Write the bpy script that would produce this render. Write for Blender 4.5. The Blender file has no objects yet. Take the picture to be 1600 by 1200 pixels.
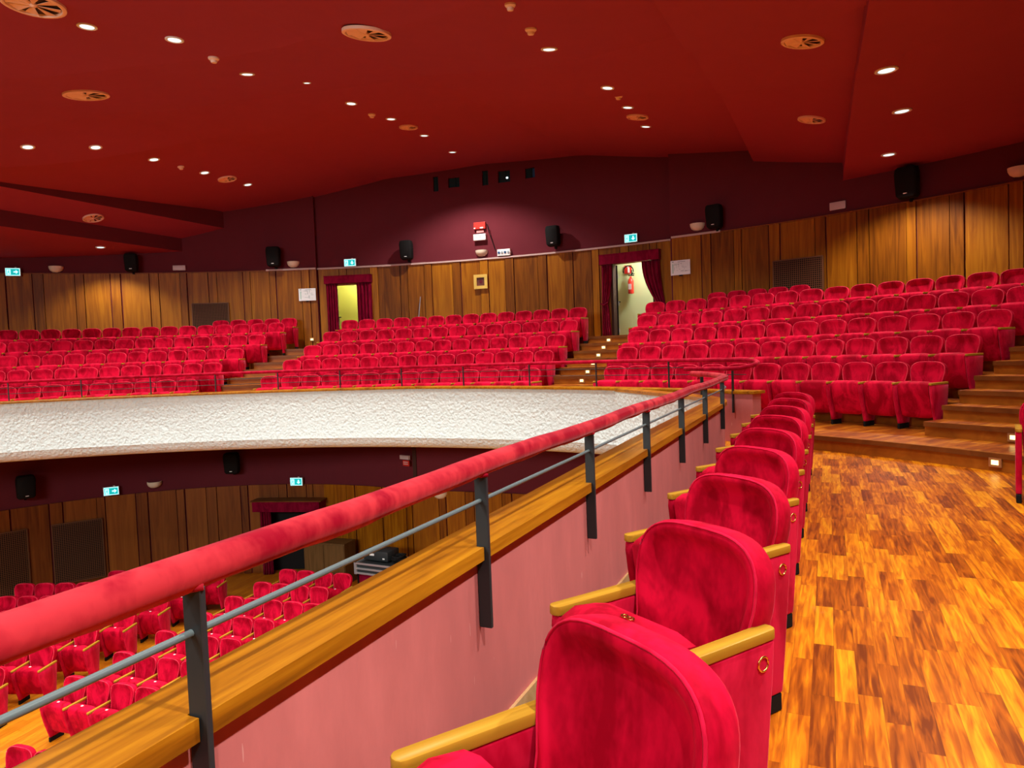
import bpy, bmesh, math, random
from mathutils import Vector, Matrix
random.seed(7)
sc = bpy.context.scene
COL = sc.collection
PI = math.pi
sin, cos, rad = math.sin, math.cos, math.radians
CX, CY = -6.5, 2.5                       # centre of the concentric seating rows
HA = rad(24.2)                           # heading of the side gallery
HX, HY = sin(HA), cos(HA)
ORD = ['zeroth','first','second','third','fourth','fifth','sixth','seventh','eighth','ninth','tenth','eleventh','twelfth','thirteenth','fourteenth','fifteenth','sixteenth']

def polar(R, a, z=0.0):
    t = rad(a); return (CX + R*sin(t), CY + R*cos(t), z)

# ------------------------------------------------------------------ materials
def new_mat(name):
    m = bpy.data.materials.new(name); m.use_nodes = True
    nt = m.node_tree; b = nt.nodes['Principled BSDF']
    return m, nt, b
def N(nt, t, **kw):
    n = nt.nodes.new(t)
    for k, v in kw.items():
        if k.startswith('i_'):
            key = k[2:]
            key = int(key) if key.isdigit() else key.replace('_', ' ')
            n.inputs[key].default_value = v
        else: setattr(n, k, v)
    return n
def LK(nt, a, b): nt.links.new(a, b)
def M(nt, op, a, b=None, c=None):
    n = nt.nodes.new('ShaderNodeMath'); n.operation = op
    for i, v in enumerate((a, b, c)):
        if v is None: continue
        if isinstance(v, (int, float)): n.inputs[i].default_value = v
        else: nt.links.new(v, n.inputs[i])
    return n.outputs[0]
def ramp(nt, fac, stops):
    r = nt.nodes.new('ShaderNodeValToRGB')
    e = r.color_ramp.elements
    while len(e) < len(stops): e.new(0.5)
    for i, (p, c) in enumerate(stops):
        e[i].position = p; e[i].color = (*c, 1)
    nt.links.new(fac, r.inputs[0]); return r.outputs[0]
def mixc(nt, fac, a, b, mode='MIX'):
    n = nt.nodes.new('ShaderNodeMix'); n.data_type = 'RGBA'; n.blend_type = mode
    for k, v in ((0, fac), (6, a), (7, b)):
        if isinstance(v, (int, float)): n.inputs[k].default_value = v
        elif isinstance(v, tuple): n.inputs[k].default_value = (*v, 1)
        else: nt.links.new(v, n.inputs[k])
    return n.outputs[2]
def plain(name, col, rough=0.6, metal=0.0, bump=0.0, bscale=40, var=0.0, spec=0.4):
    m, nt, b = new_mat(name)
    b.inputs['Base Color'].default_value = (*col, 1)
    b.inputs['Roughness'].default_value = rough
    b.inputs['Metallic'].default_value = metal
    b.inputs['Specular IOR Level'].default_value = spec
    tc = N(nt, 'ShaderNodeTexCoord')
    if var > 0:
        n = N(nt, 'ShaderNodeTexNoise', i_Scale=3.0, i_Detail=4.0)
        LK(nt, tc.outputs['Object'], n.inputs['Vector'])
        c = mixc(nt, n.outputs[0], tuple(x*(1-var) for x in col), tuple(min(1, x*(1+var)) for x in col))
        LK(nt, c, b.inputs['Base Color'])
    if bump > 0:
        n = N(nt, 'ShaderNodeTexNoise', i_Scale=bscale, i_Detail=3.0)
        LK(nt, tc.outputs['Object'], n.inputs['Vector'])
        bp = N(nt, 'ShaderNodeBump', i_Strength=bump, i_Distance=0.01)
        LK(nt, n.outputs[0], bp.inputs['Height']); LK(nt, bp.outputs[0], b.inputs['Normal'])
    return m
def velvet(name, dark, light, scale=5.0, sheen=0.5, stint=(1, .45, .5), rough=0.75):
    m, nt, b = new_mat(name)
    tc = N(nt, 'ShaderNodeTexCoord'); oi = N(nt, 'ShaderNodeObjectInfo')
    add = N(nt, 'ShaderNodeVectorMath', operation='ADD')
    sc3 = N(nt, 'ShaderNodeVectorMath', operation='SCALE'); sc3.inputs[0].default_value = (37.1, 17.7, 9.3)
    LK(nt, oi.outputs['Random'], sc3.inputs[3]); LK(nt, tc.outputs['Object'], add.inputs[0]); LK(nt, sc3.outputs[0], add.inputs[1])
    mp = N(nt, 'ShaderNodeMapping'); mp.inputs['Scale'].default_value = (1.0, 1.0, 0.5)
    LK(nt, add.outputs[0], mp.inputs[0])
    n1 = N(nt, 'ShaderNodeTexNoise', i_Scale=scale, i_Detail=3.0, i_Roughness=0.55, i_Distortion=1.2)
    n2 = N(nt, 'ShaderNodeTexNoise', i_Scale=scale*14, i_Detail=2.0)
    LK(nt, mp.outputs[0], n1.inputs['Vector']); LK(nt, mp.outputs[0], n2.inputs['Vector'])
    f = M(nt, 'ADD', M(nt, 'MULTIPLY', n1.outputs[0], 0.85), M(nt, 'MULTIPLY', n2.outputs[0], 0.15))
    c = ramp(nt, f, [(0.40, dark), (0.60, light)])
    LK(nt, c, b.inputs['Base Color'])
    b.inputs['Roughness'].default_value = rough
    b.inputs['Specular IOR Level'].default_value = 0.06
    b.inputs['Sheen Weight'].default_value = sheen
    b.inputs['Sheen Roughness'].default_value = 0.35
    b.inputs['Sheen Tint'].default_value = (*stint, 1)
    bp = N(nt, 'ShaderNodeBump', i_Strength=0.12, i_Distance=0.003)
    LK(nt, n2.outputs[0], bp.inputs['Height']); LK(nt, bp.outputs[0], b.inputs['Normal'])
    return m
def emit(name, col, strength):
    m, nt, b = new_mat(name)
    b.inputs['Base Color'].default_value = (*[min(1, c) for c in col], 1)
    b.inputs['Emission Color'].default_value = (*col, 1)
    b.inputs['Emission Strength'].default_value = strength
    return m
def parquet(name, heading, tones, w=0.09, ln=0.55, rough=0.22, contrast=1.0, offset=(0, 0)):
    """strip floor: staggered boards along the heading, every board with its own tone and grain"""
    m, nt, b = new_mat(name)
    g = N(nt, 'ShaderNodeNewGeometry'); sx = N(nt, 'ShaderNodeSeparateXYZ'); LK(nt, g.outputs['Position'], sx.inputs[0])
    X, Y = sx.outputs[0], sx.outputs[1]
    s, c = sin(heading), cos(heading)
    u = M(nt, 'SUBTRACT', M(nt, 'MULTIPLY', X, c), M(nt, 'MULTIPLY', Y, s))
    v = M(nt, 'ADD', M(nt, 'MULTIPLY', X, s), M(nt, 'MULTIPLY', Y, c))
    ur = M(nt, 'DIVIDE', u, w); row = M(nt, 'FLOOR', ur)
    wn = N(nt, 'ShaderNodeTexWhiteNoise', noise_dimensions='1D'); LK(nt, row, wn.inputs['W'])
    vr = M(nt, 'ADD', M(nt, 'DIVIDE', v, ln), M(nt, 'MULTIPLY', wn.outputs['Value'], 7.3)); brd = M(nt, 'FLOOR', vr)
    cb = N(nt, 'ShaderNodeCombineXYZ'); LK(nt, row, cb.inputs[0]); LK(nt, brd, cb.inputs[1])
    w2 = N(nt, 'ShaderNodeTexWhiteNoise', noise_dimensions='2D'); LK(nt, cb.outputs[0], w2.inputs['Vector'])
    tone = w2.outputs['Value']
    gv = N(nt, 'ShaderNodeCombineXYZ'); LK(nt, M(nt, 'MULTIPLY', u, 1.7), gv.inputs[0])
    LK(nt, M(nt, 'MULTIPLY', v, 0.13), gv.inputs[1]); LK(nt, M(nt, 'MULTIPLY', tone, 40.0), gv.inputs[2])
    gn = N(nt, 'ShaderNodeTexNoise', i_Scale=24.0, i_Detail=3.0, i_Distortion=.7, i_Roughness=0.5); LK(nt, gv.outputs[0], gn.inputs['Vector'])
    f = M(nt, 'ADD', M(nt, 'MULTIPLY', M(nt, 'SUBTRACT', tone, 0.5), 0.52*contrast), M(nt, 'ADD', M(nt, 'MULTIPLY', M(nt, 'SUBTRACT', gn.outputs[0], .5), 1.4*contrast), 0.47))
    colr = ramp(nt, f, [(0.1, tones[0]), (0.42, tones[1]), (0.62, tones[2]), (0.95, tones[3])])
    fu = M(nt, 'FRACT', ur); fv = M(nt, 'FRACT', vr)
    eu = M(nt, 'LESS_THAN', M(nt, 'MINIMUM', fu, M(nt, 'SUBTRACT', 1.0, fu)), 0.012)
    ev = M(nt, 'LESS_THAN', M(nt, 'MINIMUM', fv, M(nt, 'SUBTRACT', 1.0, fv)), 0.0025)
    e = M(nt, 'MULTIPLY', M(nt, 'MAXIMUM', eu, ev), 0.45)
    cc = mixc(nt, e, colr, tuple(t*0.4 for t in tones[0]))
    # scuffs and dust
    sn = N(nt, 'ShaderNodeTexNoise', i_Scale=0.8, i_Detail=6.0, i_Roughness=0.7); LK(nt, g.outputs['Position'], sn.inputs['Vector'])
    dust = M(nt, 'MULTIPLY', M(nt, 'MAXIMUM', M(nt, 'SUBTRACT', sn.outputs[0], 0.66), 0.0), 1.1)
    cc = mixc(nt, dust, cc, (0.75, 0.6, 0.5))
    LK(nt, cc, b.inputs['Base Color'])
    rn = M(nt, 'ADD', rough, M(nt, 'MULTIPLY', sn.outputs[0], 0.22))
    LK(nt, rn, b.inputs['Roughness'])
    b.inputs['Specular IOR Level'].default_value = 0.28
    return m
def wood(name, stops, axis=2, scale=10.0, rough=0.4, tone_attr=False, stretch=0.06, dist=1.5):
    m, nt, b = new_mat(name)
    tc = N(nt, 'ShaderNodeTexCoord'); mp = N(nt, 'ShaderNodeMapping')
    s = [1.0, 1.0, 1.0]; s[axis] = stretch; mp.inputs['Scale'].default_value = s
    LK(nt, tc.outputs['Object'], mp.inputs[0])
    n1 = N(nt, 'ShaderNodeTexNoise', i_Scale=scale, i_Detail=5.0, i_Distortion=dist); LK(nt, mp.outputs[0], n1.inputs['Vector'])
    f = n1.outputs[0]
    if tone_attr:
        at = N(nt, 'ShaderNodeAttribute', attribute_name='tone')
        f = M(nt, 'ADD', M(nt, 'MULTIPLY', f, 0.7), M(nt, 'MULTIPLY', at.outputs['Fac'], 0.3))
    LK(nt, ramp(nt, f, stops), b.inputs['Base Color'])
    b.inputs['Roughness'].default_value = rough; b.inputs['Specular IOR Level'].default_value = 0.16
    bp = N(nt, 'ShaderNodeBump', i_Strength=0.08, i_Distance=0.004)
    LK(nt, n1.outputs[0], bp.inputs['Height']); LK(nt, bp.outputs[0], b.inputs['Normal'])
    return m
def board(name, heading, stops, rough=0.28, scale=30.0):
    """long-grained board whose fibres run along the heading"""
    m, nt, b = new_mat(name)
    g = N(nt, 'ShaderNodeNewGeometry'); sx = N(nt, 'ShaderNodeSeparateXYZ'); LK(nt, g.outputs['Position'], sx.inputs[0])
    s, c = sin(heading), cos(heading)
    u = M(nt, 'SUBTRACT', M(nt, 'MULTIPLY', sx.outputs[0], c), M(nt, 'MULTIPLY', sx.outputs[1], s))
    v = M(nt, 'ADD', M(nt, 'MULTIPLY', sx.outputs[0], s), M(nt, 'MULTIPLY', sx.outputs[1], c))
    cv = N(nt, 'ShaderNodeCombineXYZ'); LK(nt, u, cv.inputs[0]); LK(nt, M(nt, 'MULTIPLY', v, .055), cv.inputs[1]); LK(nt, sx.outputs[2], cv.inputs[2])
    n1 = N(nt, 'ShaderNodeTexNoise', i_Scale=scale, i_Detail=6.0, i_Distortion=.35, i_Roughness=.6); LK(nt, cv.outputs[0], n1.inputs['Vector'])
    n2 = N(nt, 'ShaderNodeTexNoise', i_Scale=scale*.22, i_Detail=2.0); LK(nt, cv.outputs[0], n2.inputs['Vector'])
    f = M(nt, 'ADD', M(nt, 'MULTIPLY', n1.outputs[0], .6), M(nt, 'MULTIPLY', n2.outputs[0], .4))
    LK(nt, ramp(nt, f, stops), b.inputs['Base Color'])
    b.inputs['Roughness'].default_value = rough; b.inputs['Specular IOR Level'].default_value = .22
    return m
def stucco(name, col):
    m, nt, b = new_mat(name)
    tc = N(nt, 'ShaderNodeTexCoord')
    n1 = N(nt, 'ShaderNodeTexNoise', i_Scale=13.0, i_Detail=5.0, i_Roughness=0.6, i_Distortion=0.4)
    n2 = N(nt, 'ShaderNodeTexVoronoi', i_Scale=17.0)
    LK(nt, tc.outputs['Object'], n1.inputs['Vector']); LK(nt, tc.outputs['Object'], n2.inputs['Vector'])
    hgt = M(nt, 'ADD', n1.outputs[0], M(nt, 'MULTIPLY', n2.outputs[0], 0.5))
    bp = N(nt, 'ShaderNodeBump', i_Strength=0.9, i_Distance=0.05)
    LK(nt, hgt, bp.inputs['Height']); LK(nt, bp.outputs[0], b.inputs['Normal'])
    LK(nt, mixc(nt, n1.outputs[0], tuple(c*.9 for c in col), col), b.inputs['Base Color'])
    b.inputs['Roughness'].default_value = 0.9
    return m
def plaster(name, col, amt=0.16):
    m, nt, b = new_mat(name)
    tc = N(nt, 'ShaderNodeTexCoord'); mp = N(nt, 'ShaderNodeMapping'); mp.inputs['Scale'].default_value = (1, 1, .35)
    LK(nt, tc.outputs['Object'], mp.inputs[0])
    n1 = N(nt, 'ShaderNodeTexNoise', i_Scale=3.2, i_Detail=7.0, i_Roughness=0.62); LK(nt, mp.outputs[0], n1.inputs['Vector'])
    LK(nt, ramp(nt, n1.outputs[0], [(0.3, tuple(c*(1-amt) for c in col)), (0.55, col), (0.8, tuple(min(1, c*(1+amt*1.4)+.01) for c in col))]), b.inputs['Base Color'])
    mp2 = N(nt, 'ShaderNodeMapping'); mp2.inputs['Scale'].default_value = (9, 9, 1.1); LK(nt, tc.outputs['Object'], mp2.inputs[0])
    n2 = N(nt, 'ShaderNodeTexNoise', i_Scale=2.2, i_Detail=3.0); LK(nt, mp2.outputs[0], n2.inputs['Vector'])
    scr = M(nt, 'MULTIPLY', M(nt, 'GREATER_THAN', n2.outputs[0], .735), .45)
    old = b.inputs['Base Color'].links[0].from_socket
    LK(nt, mixc(nt, scr, old, (.75, .42, .38)), b.inputs['Base Color'])
    b.inputs['Roughness'].default_value = 0.75
    return m

MT = {}
MT['velvet'] = velvet('red_velvet', (.32, .0, .012), (.66, .003, .036), 4.5, 0.12, (1, .25, .35))
MT['velvet_far'] = MT['velvet']
MT['velvet_side'] = velvet('red_velvet_side', (.42, .001, .022), (.66, .010, .055), 3.5, 0.2, (1, .3, .4))
MT['piping'] = velvet('velvet_piping_sheen', (.62, .012, .05), (.78, .05, .09), 9.0, 0.5)  # paler than the near piping, edge sheen of far seats put into the colour
MT['rail_velvet'] = velvet('rail_velvet', (.32, .003, .018), (.58, .034, .048), 4.2, 0.25, (1, .5, .5))
MT['rail_far_shaded'] = velvet('rail_velvet_shaded', (.30, .0, .014), (.50, .006, .034), 4.2, 0.2)  # rail velvet darkened, the far rail's shade is put into its colour
MT['curtain'] = velvet('curtain_velvet', (.16, .0, .018), (.24, .003, .028), 6.0, 0.2)
MT['arm_wood'] = wood('armrest_oak', [(0.3, (.34, .16, .012)), (0.7, (.52, .28, .026))], axis=1, scale=14, rough=0.35)
MT['black'] = plain('black_plastic', (.007, .0065, .0065), 0.8, spec=.2)
MT['black_iron'] = plain('dark_grey_painted_steel', (.024, .029, .031), 0.5, 0.0)
MT['rod'] = plain('grey_painted_rod', (.13, .175, .18), 0.45, 0.1)
MT['gold'] = plain('brass', (.85, .55, .16), 0.25, 1.0)
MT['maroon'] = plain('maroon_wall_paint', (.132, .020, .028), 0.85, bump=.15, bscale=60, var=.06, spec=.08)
MT['pink'] = plaster('salmon_plaster', (.56, .155, .145))
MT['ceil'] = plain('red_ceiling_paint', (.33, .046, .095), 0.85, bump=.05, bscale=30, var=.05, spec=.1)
MT['white'] = stucco('white_roughcast', (.74, .83, .81))
MT['floor'] = parquet('balcony_parquet', HA, [(.17, .030, .001), (.42, .092, .002), (.62, .175, .003), (.80, .34, .006)])
MT['tier'] = parquet('tier_parquet', rad(57), [(.18, .03, .003), (.34, .075, .006), (.46, .12, .008), (.62, .23, .016)], ln=.4)
MT['low_floor'] = parquet('stalls_parquet', rad(17), [(.34, .085, .003), (.54, .17, .006), (.64, .235, .009), (.74, .34, .016)], w=.12, ln=1.4, contrast=.6)
MT['riser'] = wood('riser_wood', [(0.25, (.24, .062, .006)), (0.75, (.42, .135, .012))], axis=0, scale=3, rough=0.35, stretch=.3)
MT['nosing'] = wood('nosing_wood', [(0.25, (.12, .035, .008)), (0.75, (.22, .07, .014))], axis=0, scale=3, rough=0.35, stretch=.3)
MT['ledge'] = board('ledge_wood', HA, [(0.30, (.12, .034, .003)), (0.47, (.35, .125, .005)), (0.68, (.55, .235, .010))])
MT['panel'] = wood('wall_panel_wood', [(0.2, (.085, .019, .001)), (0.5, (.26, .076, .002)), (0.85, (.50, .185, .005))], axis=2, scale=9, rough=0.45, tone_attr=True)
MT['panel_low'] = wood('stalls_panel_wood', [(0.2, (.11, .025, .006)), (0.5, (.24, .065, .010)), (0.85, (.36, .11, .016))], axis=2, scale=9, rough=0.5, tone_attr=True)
MT['dark'] = plain('dark_void', (.006, .004, .004), 0.9)
MT['panel_gap'] = plain('panel_shadow_gap', (.045, .012, .006), 0.8)
MT['trim'] = plain('pale_moulding', (.58, .40, .36), 0.6)
MT['lamp'] = emit('lamp_glass', (.62, .97, 1.0), 1.35)
MT['ring_white'] = plain('white_lamp_ring', (.8, .82, .82), 0.4)
MT['vent'] = plain('peach_painted_metal', (.90, .62, .50), 0.5)
MT['vent_dark'] = plain('vent_dark', (.05, .02, .015), 0.8)
MT['smoke'] = plain('cream_plastic', (.88, .70, .62), 0.5)
MT['bowl'] = plain('plaster_bowl', (.85, .74, .56), 0.7)
MT['whiteplastic'] = plain('white_plastic', (.82, .82, .80), 0.4)
MT['pinkplastic'] = plain('grey_pink_plastic', (.62, .50, .50), 0.4)
MT['paper'] = plain('paper', (.86, .88, .88), 0.6)
MT['ink'] = plain('grey_ink', (.32, .38, .40), 0.7)
MT['ink2'] = plain('green_ink', (.45, .66, .58), 0.7)
MT['redpaint'] = plain('signal_red', (.62, .03, .02), 0.35)
MT['blue'] = plain('blue_socket', (.01, .07, .20), 0.4)
MT['exit_green'] = emit('exit_green', (.0, .42, .42), 1.0)
MT['exit_white'] = emit('exit_white', (.45, 1.0, 1.0), 1.6)
MT['exit_case'] = plain('exit_case', (.65, .72, .74), 0.4)
MT['steplight'] = emit('steplight', (1.0, .80, .28), 3.0)
MT['bronze'] = plain('bronze_frame', (.42, .22, .09), 0.4, 0.4)
MT['giltframe'] = plain('gilt_frame', (.85, .55, .12), 0.35, 0.6, bump=.5, bscale=60)
MT['icon'] = plain('dark_painting', (.12, .03, .02), 0.5, var=.6)
MT['green_wall'] = plain('pale_green_wall', (.60, .66, .36), 0.8)
MT['yellow_wall'] = plain('lime_yellow_wall', (.62, .62, .10), 0.8)
MT['glass'] = plain('booth_glass', (.01, .04, .045), 0.08)
MT['pole'] = plain('grey_metal_pole', (.35, .36, .38), 0.4, 0.6)
MT['alu'] = plain('aluminium_edge', (.65, .66, .68), 0.35, 0.7)
MT['case'] = plain('black_case', (.02, .024, .026), 0.6)
MT['cab'] = wood('cabinet_wood', [(0.25, (.10, .05, .015)), (0.75, (.18, .09, .03))], axis=2, scale=8, rough=0.5)
MT['grille'] = plain('grille_wood', (.15, .055, .018), 0.6)
MT['brownskirt'] = wood('baseboard_wood', [(0.25, (.45, .25, .10)), (0.75, (.62, .38, .18))], axis=0, scale=6, rough=0.5)

# ------------------------------------------------------------------ mesh helper
class MB:
    def __init__(s): s.v = []; s.f = []; s.m = []; s.mats = []; s.tone = []
    def mi(s, mat):
        if mat not in s.mats: s.mats.append(mat)
        return s.mats.index(mat)
    def face(s, idx, mat, tone=0.5): s.f.append(tuple(idx)); s.m.append(s.mi(mat)); s.tone.append(tone)
    def add(s, pts): k = len(s.v); s.v += [tuple(p) for p in pts]; return k
    def hexa(s, p8, mat, tone=0.5, mats=None):
        """p8: bottom 4 (ccw from above) then top 4"""
        k = s.add(p8)
        F = [(3,2,1,0), (4,5,6,7), (0,1,5,4), (1,2,6,5), (2,3,7,6), (3,0,4,7)]
        for i, q in enumerate(F): s.face([k+j for j in q], (mats or {}).get(i, mat), tone)
    def box(s, c, d, mat, T=None, tone=0.5):
        x, y, z = c; a, b, h = d[0]/2, d[1]/2, d[2]/2
        P = [(x-a,y-b,z-h),(x+a,y-b,z-h),(x+a,y+b,z-h),(x-a,y+b,z-h),(x-a,y-b,z+h),(x+a,y-b,z+h),(x+a,y+b,z+h),(x-a,y+b,z+h)]
        if T: P = [tuple(T @ Vector(p)) for p in P]
        s.hexa(P, mat, tone)
    def sector(s, R0, R1, a0, a1, z0, z1, mat, step=1.5, mats=None, tone=0.5):
        """curved slab; face keys: 'top','bot','in','out','end'"""
        mats = mats or {}
        n = max(1, int(math.ceil(abs(a1-a0)/step)))
        k = len(s.v)
        for i in range(n+1):
            a = a0+(a1-a0)*i/n
            za = z0(a) if callable(z0) else z0; zb = z1(a) if callable(z1) else z1
            s.add([polar(R0,a,za), polar(R1,a,za), polar(R1,a,zb), polar(R0,a,zb)])
        for i in range(n):
            p = k+4*i; q = p+4
            s.face((p, p+1, q+1, q), mats.get('bot', mat), tone)
            s.face((p+3, q+3, q+2, p+2), mats.get('top', mat), tone)
            s.face((p, q, q+3, p+3), mats.get('in', mat), tone)
            s.face((p+1, p+2, q+2, q+1), mats.get('out', mat), tone)
        s.face((k, k+3, k+2, k+1), mats.get('end', mat), tone); e = k+4*n
        s.face((e, e+1, e+2, e+3), mats.get('end', mat), tone)
    def sweep(s, path, prof, mats, closed=True, caps=True, of=None):
        """path: [(x,y,lx,ly)] point and left normal; prof: [(offset_left,z)]; mats one per profile segment"""
        k = len(s.v); n = len(prof)
        for i, (x, y, lx, ly) in enumerate(path):
            s.add([(x+lx*(of(i, o) if of else o), y+ly*(of(i, o) if of else o), z) for o, z in prof])
        m = n if closed else n-1
        for i in range(len(path)-1):
            for j in range(m):
                a = k+i*n+j; b = k+i*n+(j+1) % n
                s.face((a, b, b+n, a+n), mats[j])
        if caps and closed:
            s.face([k+j for j in range(n)], mats[0]); e = k+(len(path)-1)*n
            s.face([e+j for j in reversed(range(n))], mats[0])
    def tube(s, pts, r, mat, seg=10, caps=True, rvar=None):
        P = [Vector(p) for p in pts]; k = len(s.v); up = Vector((0,0,1))
        for i, p in enumerate(P):
            t = (P[min(i+1,len(P)-1)]-P[max(i-1,0)]).normalized()
            u = up if abs(t.z) < .95 else Vector((1,0,0))
            a = t.cross(u).normalized(); b = a.cross(t).normalized()
            for j in range(seg):
                th = 2*PI*j/seg; rr = r(i) if callable(r) else r
                if rvar: rr *= rvar(i, j)
                s.add([p+a*rr*cos(th)+b*rr*sin(th)])
        for i in range(len(P)-1):
            for j in range(seg):
                a = k+i*seg+j; b = k+i*seg+(j+1) % seg
                s.face((a, a+seg, b+seg, b), mat)
        if caps:
            s.face([k+j for j in range(seg)], mat); e = k+(len(P)-1)*seg
            s.face([e+j for j in reversed(range(seg))], mat)
    def lathe(s, prof, mat, T=None, seg=20, a0=0, a1=2*PI, mats=None):
        """prof [(r,z)] around local z"""
        full = abs(a1-a0-2*PI) < 1e-6; k = len(s.v); n = len(prof); m = seg if full else seg+1
        for i in range(m):
            th = a0+(a1-a0)*i/seg
            pts = [(r*cos(th), r*sin(th), z) for r, z in prof]
            if T: pts = [tuple(T @ Vector(p)) for p in pts]
            s.add(pts)
        for i in range(seg):
            for j in range(n-1):
                a = k+i*n+j; b = k+((i+1) % m)*n+j
                s.face((a, b, b+1, a+1), mats[j] if mats else mat)
    def prism(s, poly, y0, y1, mat, T=None):
        """poly [(x,z)] extruded along local y"""
        n = len(poly); A = [(x,y0,z) for x,z in poly]; B = [(x,y1,z) for x,z in poly]
        if T: A = [tuple(T @ Vector(p)) for p in A]; B = [tuple(T @ Vector(p)) for p in B]
        k = s.add(A+B)
        s.face([k+i for i in range(n)], mat); s.face([k+n+i for i in reversed(range(n))], mat)
        for i in range(n):
            j = (i+1) % n; s.face((k+i, k+n+i, k+n+j, k+j), mat)
    def mesh(s, name, smooth=35, bevel=0, bseg=2):
        me = bpy.data.meshes.new(name); me.from_pydata(s.v, [], s.f)
        for m in s.mats: me.materials.append(m)
        me.polygons.foreach_set('material_index', s.m)
        at = me.attributes.new('tone', 'FLOAT', 'FACE'); at.data.foreach_set('value', s.tone)
        bm = bmesh.new(); bm.from_mesh(me)
        if bevel:
            bmesh.ops.remove_doubles(bm, verts=bm.verts, dist=1e-5)
            ed = [e for e in bm.edges if len(e.link_faces) == 2 and e.calc_face_angle(0) > rad(30)]
            bmesh.ops.bevel(bm, geom=ed, offset=bevel, segments=bseg, affect='EDGES', profile=0.5, clamp_overlap=True)
        bmesh.ops.recalc_face_normals(bm, faces=bm.faces)
        bm.to_mesh(me); bm.free()
        if smooth:
            me.polygons.foreach_set('use_smooth', [True]*len(me.polygons))
            me.set_sharp_from_angle(angle=rad(smooth))
        return me
    def obj(s, name, parent=None, smooth=35, bevel=0, bseg=2):
        return link(name, s.mesh(name, smooth, bevel, bseg), parent)

def link(name, data, parent=None, loc=None, rot=None):
    o = bpy.data.objects.new(name, data); COL.objects.link(o)
    if parent: o.parent = parent
    if loc: o.location = loc
    if rot: o.rotation_euler = rot
    return o
def tag(o, label, cat, group=None):
    o['label'] = label; o['category'] = cat
    if group: o['group'] = group
    return o
def thing(name, label, cat, loc=(0,0,0), rz=0, group=None):
    o = link(name, None, None, loc, (0,0,rz)); o.empty_display_size = .1
    return tag(o, label, cat, group)
def struct(o): o['kind'] = 'structure'; return o

# ------------------------------------------------------------------ camera
p_, r_, F_ = 0.0445, -0.03734, 1104.36
cp, sp, cr, sr = cos(p_), sin(p_), cos(r_), sin(r_)
fw = Vector((0, cp, -sp)); up0 = Vector((0, sp, cp)); rt0 = Vector((1, 0, 0))
rt = rt0*cr + up0*sr; up = -rt0*sr + up0*cr
cam = bpy.data.cameras.new('camera'); cam.sensor_width = 36; cam.lens = 36*F_/1600; cam.clip_start = .05; cam.clip_end = 200
co = bpy.data.objects.new('camera', cam); COL.objects.link(co)
mw = Matrix((( rt.x, up.x, -fw.x, 0), (rt.y, up.y, -fw.y, 0), (rt.z, up.z, -fw.z, 1.5), (0,0,0,1)))
co.matrix_world = mw; sc.camera = co

# ------------------------------------------------------------------ arm path (side gallery parapet, inner edge of the ledge)
def arm_path(ds=0.15, s0=-4.0):
    """[(x,y,leftx,lefty,s)] inner edge of the gallery ledge, bending left into the front parapet"""
    bx, by = -1.15*HY, 1.15*HX
    out = []; s = s0; s1 = 8.85
    n = int((s1-s0)/ds)
    for i in range(n+1):
        q = s0+(s1-s0)*i/n; out.append((bx+HX*q, by+HY*q, -HY, HX, q))
    x0, y0 = out[-1][:2]; r = 2.2; cx, cy = x0-r*HY, y0+r*HX
    for i in range(1, 13):
        th = HA-rad(39.2)*i/12
        out.append((cx+r*cos(th), cy-r*sin(th), -cos(th), sin(th), s1+r*(HA-th)))
    th = rad(-15); x, y = out[-1][:2]; L = out[-1][4]
    for i in range(1, 12):
        xx, yy = x+sin(th)*.28*i, y+cos(th)*.28*i
        out.append((xx, yy, -cos(th), sin(th), L+.28*i))
        if math.hypot(xx-CX, yy-CY) > 13.0: break
    return out
PATH = arm_path()
def path_at(s):
    for a, b in zip(PATH, PATH[1:]):
        if a[4] <= s <= b[4]:
            t = (s-a[4])/(b[4]-a[4]); return tuple(a[i]+(b[i]-a[i])*t for i in range(4))
    return PATH[-1][:4]
def zl(a):   # ledge height along the front parapet
    return .785 + .085*max(0, min(1, (50-a)/30))

# ------------------------------------------------------------------ SETTING: floors, tiers, parapets
A_L, A_R = -34, 76
ROWR = {1: 14.5, 2: 15.35, 3: 16.2, 4: 17.05, 5: 17.9, 6: 18.8}
ROWZ = {1: .20, 2: .57, 3: .93, 4: 1.30, 5: 1.65, 6: 1.83}
EDGE = {1: 12.87, 2: 14.62, 3: 15.47, 4: 16.32, 5: 17.17, 6: 18.02}
WALLR = 19.1

mb = MB()      # gallery floor
A, B = path_at(-4), path_at(8.85)
arc = [polar(13.3, a)[:2] for a in range(43, 77, 3)]
poly = [(A[0]-HY*.2, A[1]+HX*.2), (8.5, -6.5), (14.5, -6.5), (15.5, 3.0)] + list(reversed(arc)) + [(2.2, 10.5), (B[0]-HY*.2, B[1]+HX*.2)]
k = mb.add([(x, y, 0) for x, y in poly]); k2 = mb.add([(x, y, -.4) for x, y in poly]); n = len(poly)
mb.face([k+i for i in range(n)], MT['floor']); mb.face([k2+i for i in reversed(range(n))], MT['maroon'])
for i in range(n): mb.face((k+i, k2+i, k2+(i+1) % n, k+(i+1) % n), MT['riser'])
struct(mb.obj('floor_gallery', smooth=0))

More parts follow.
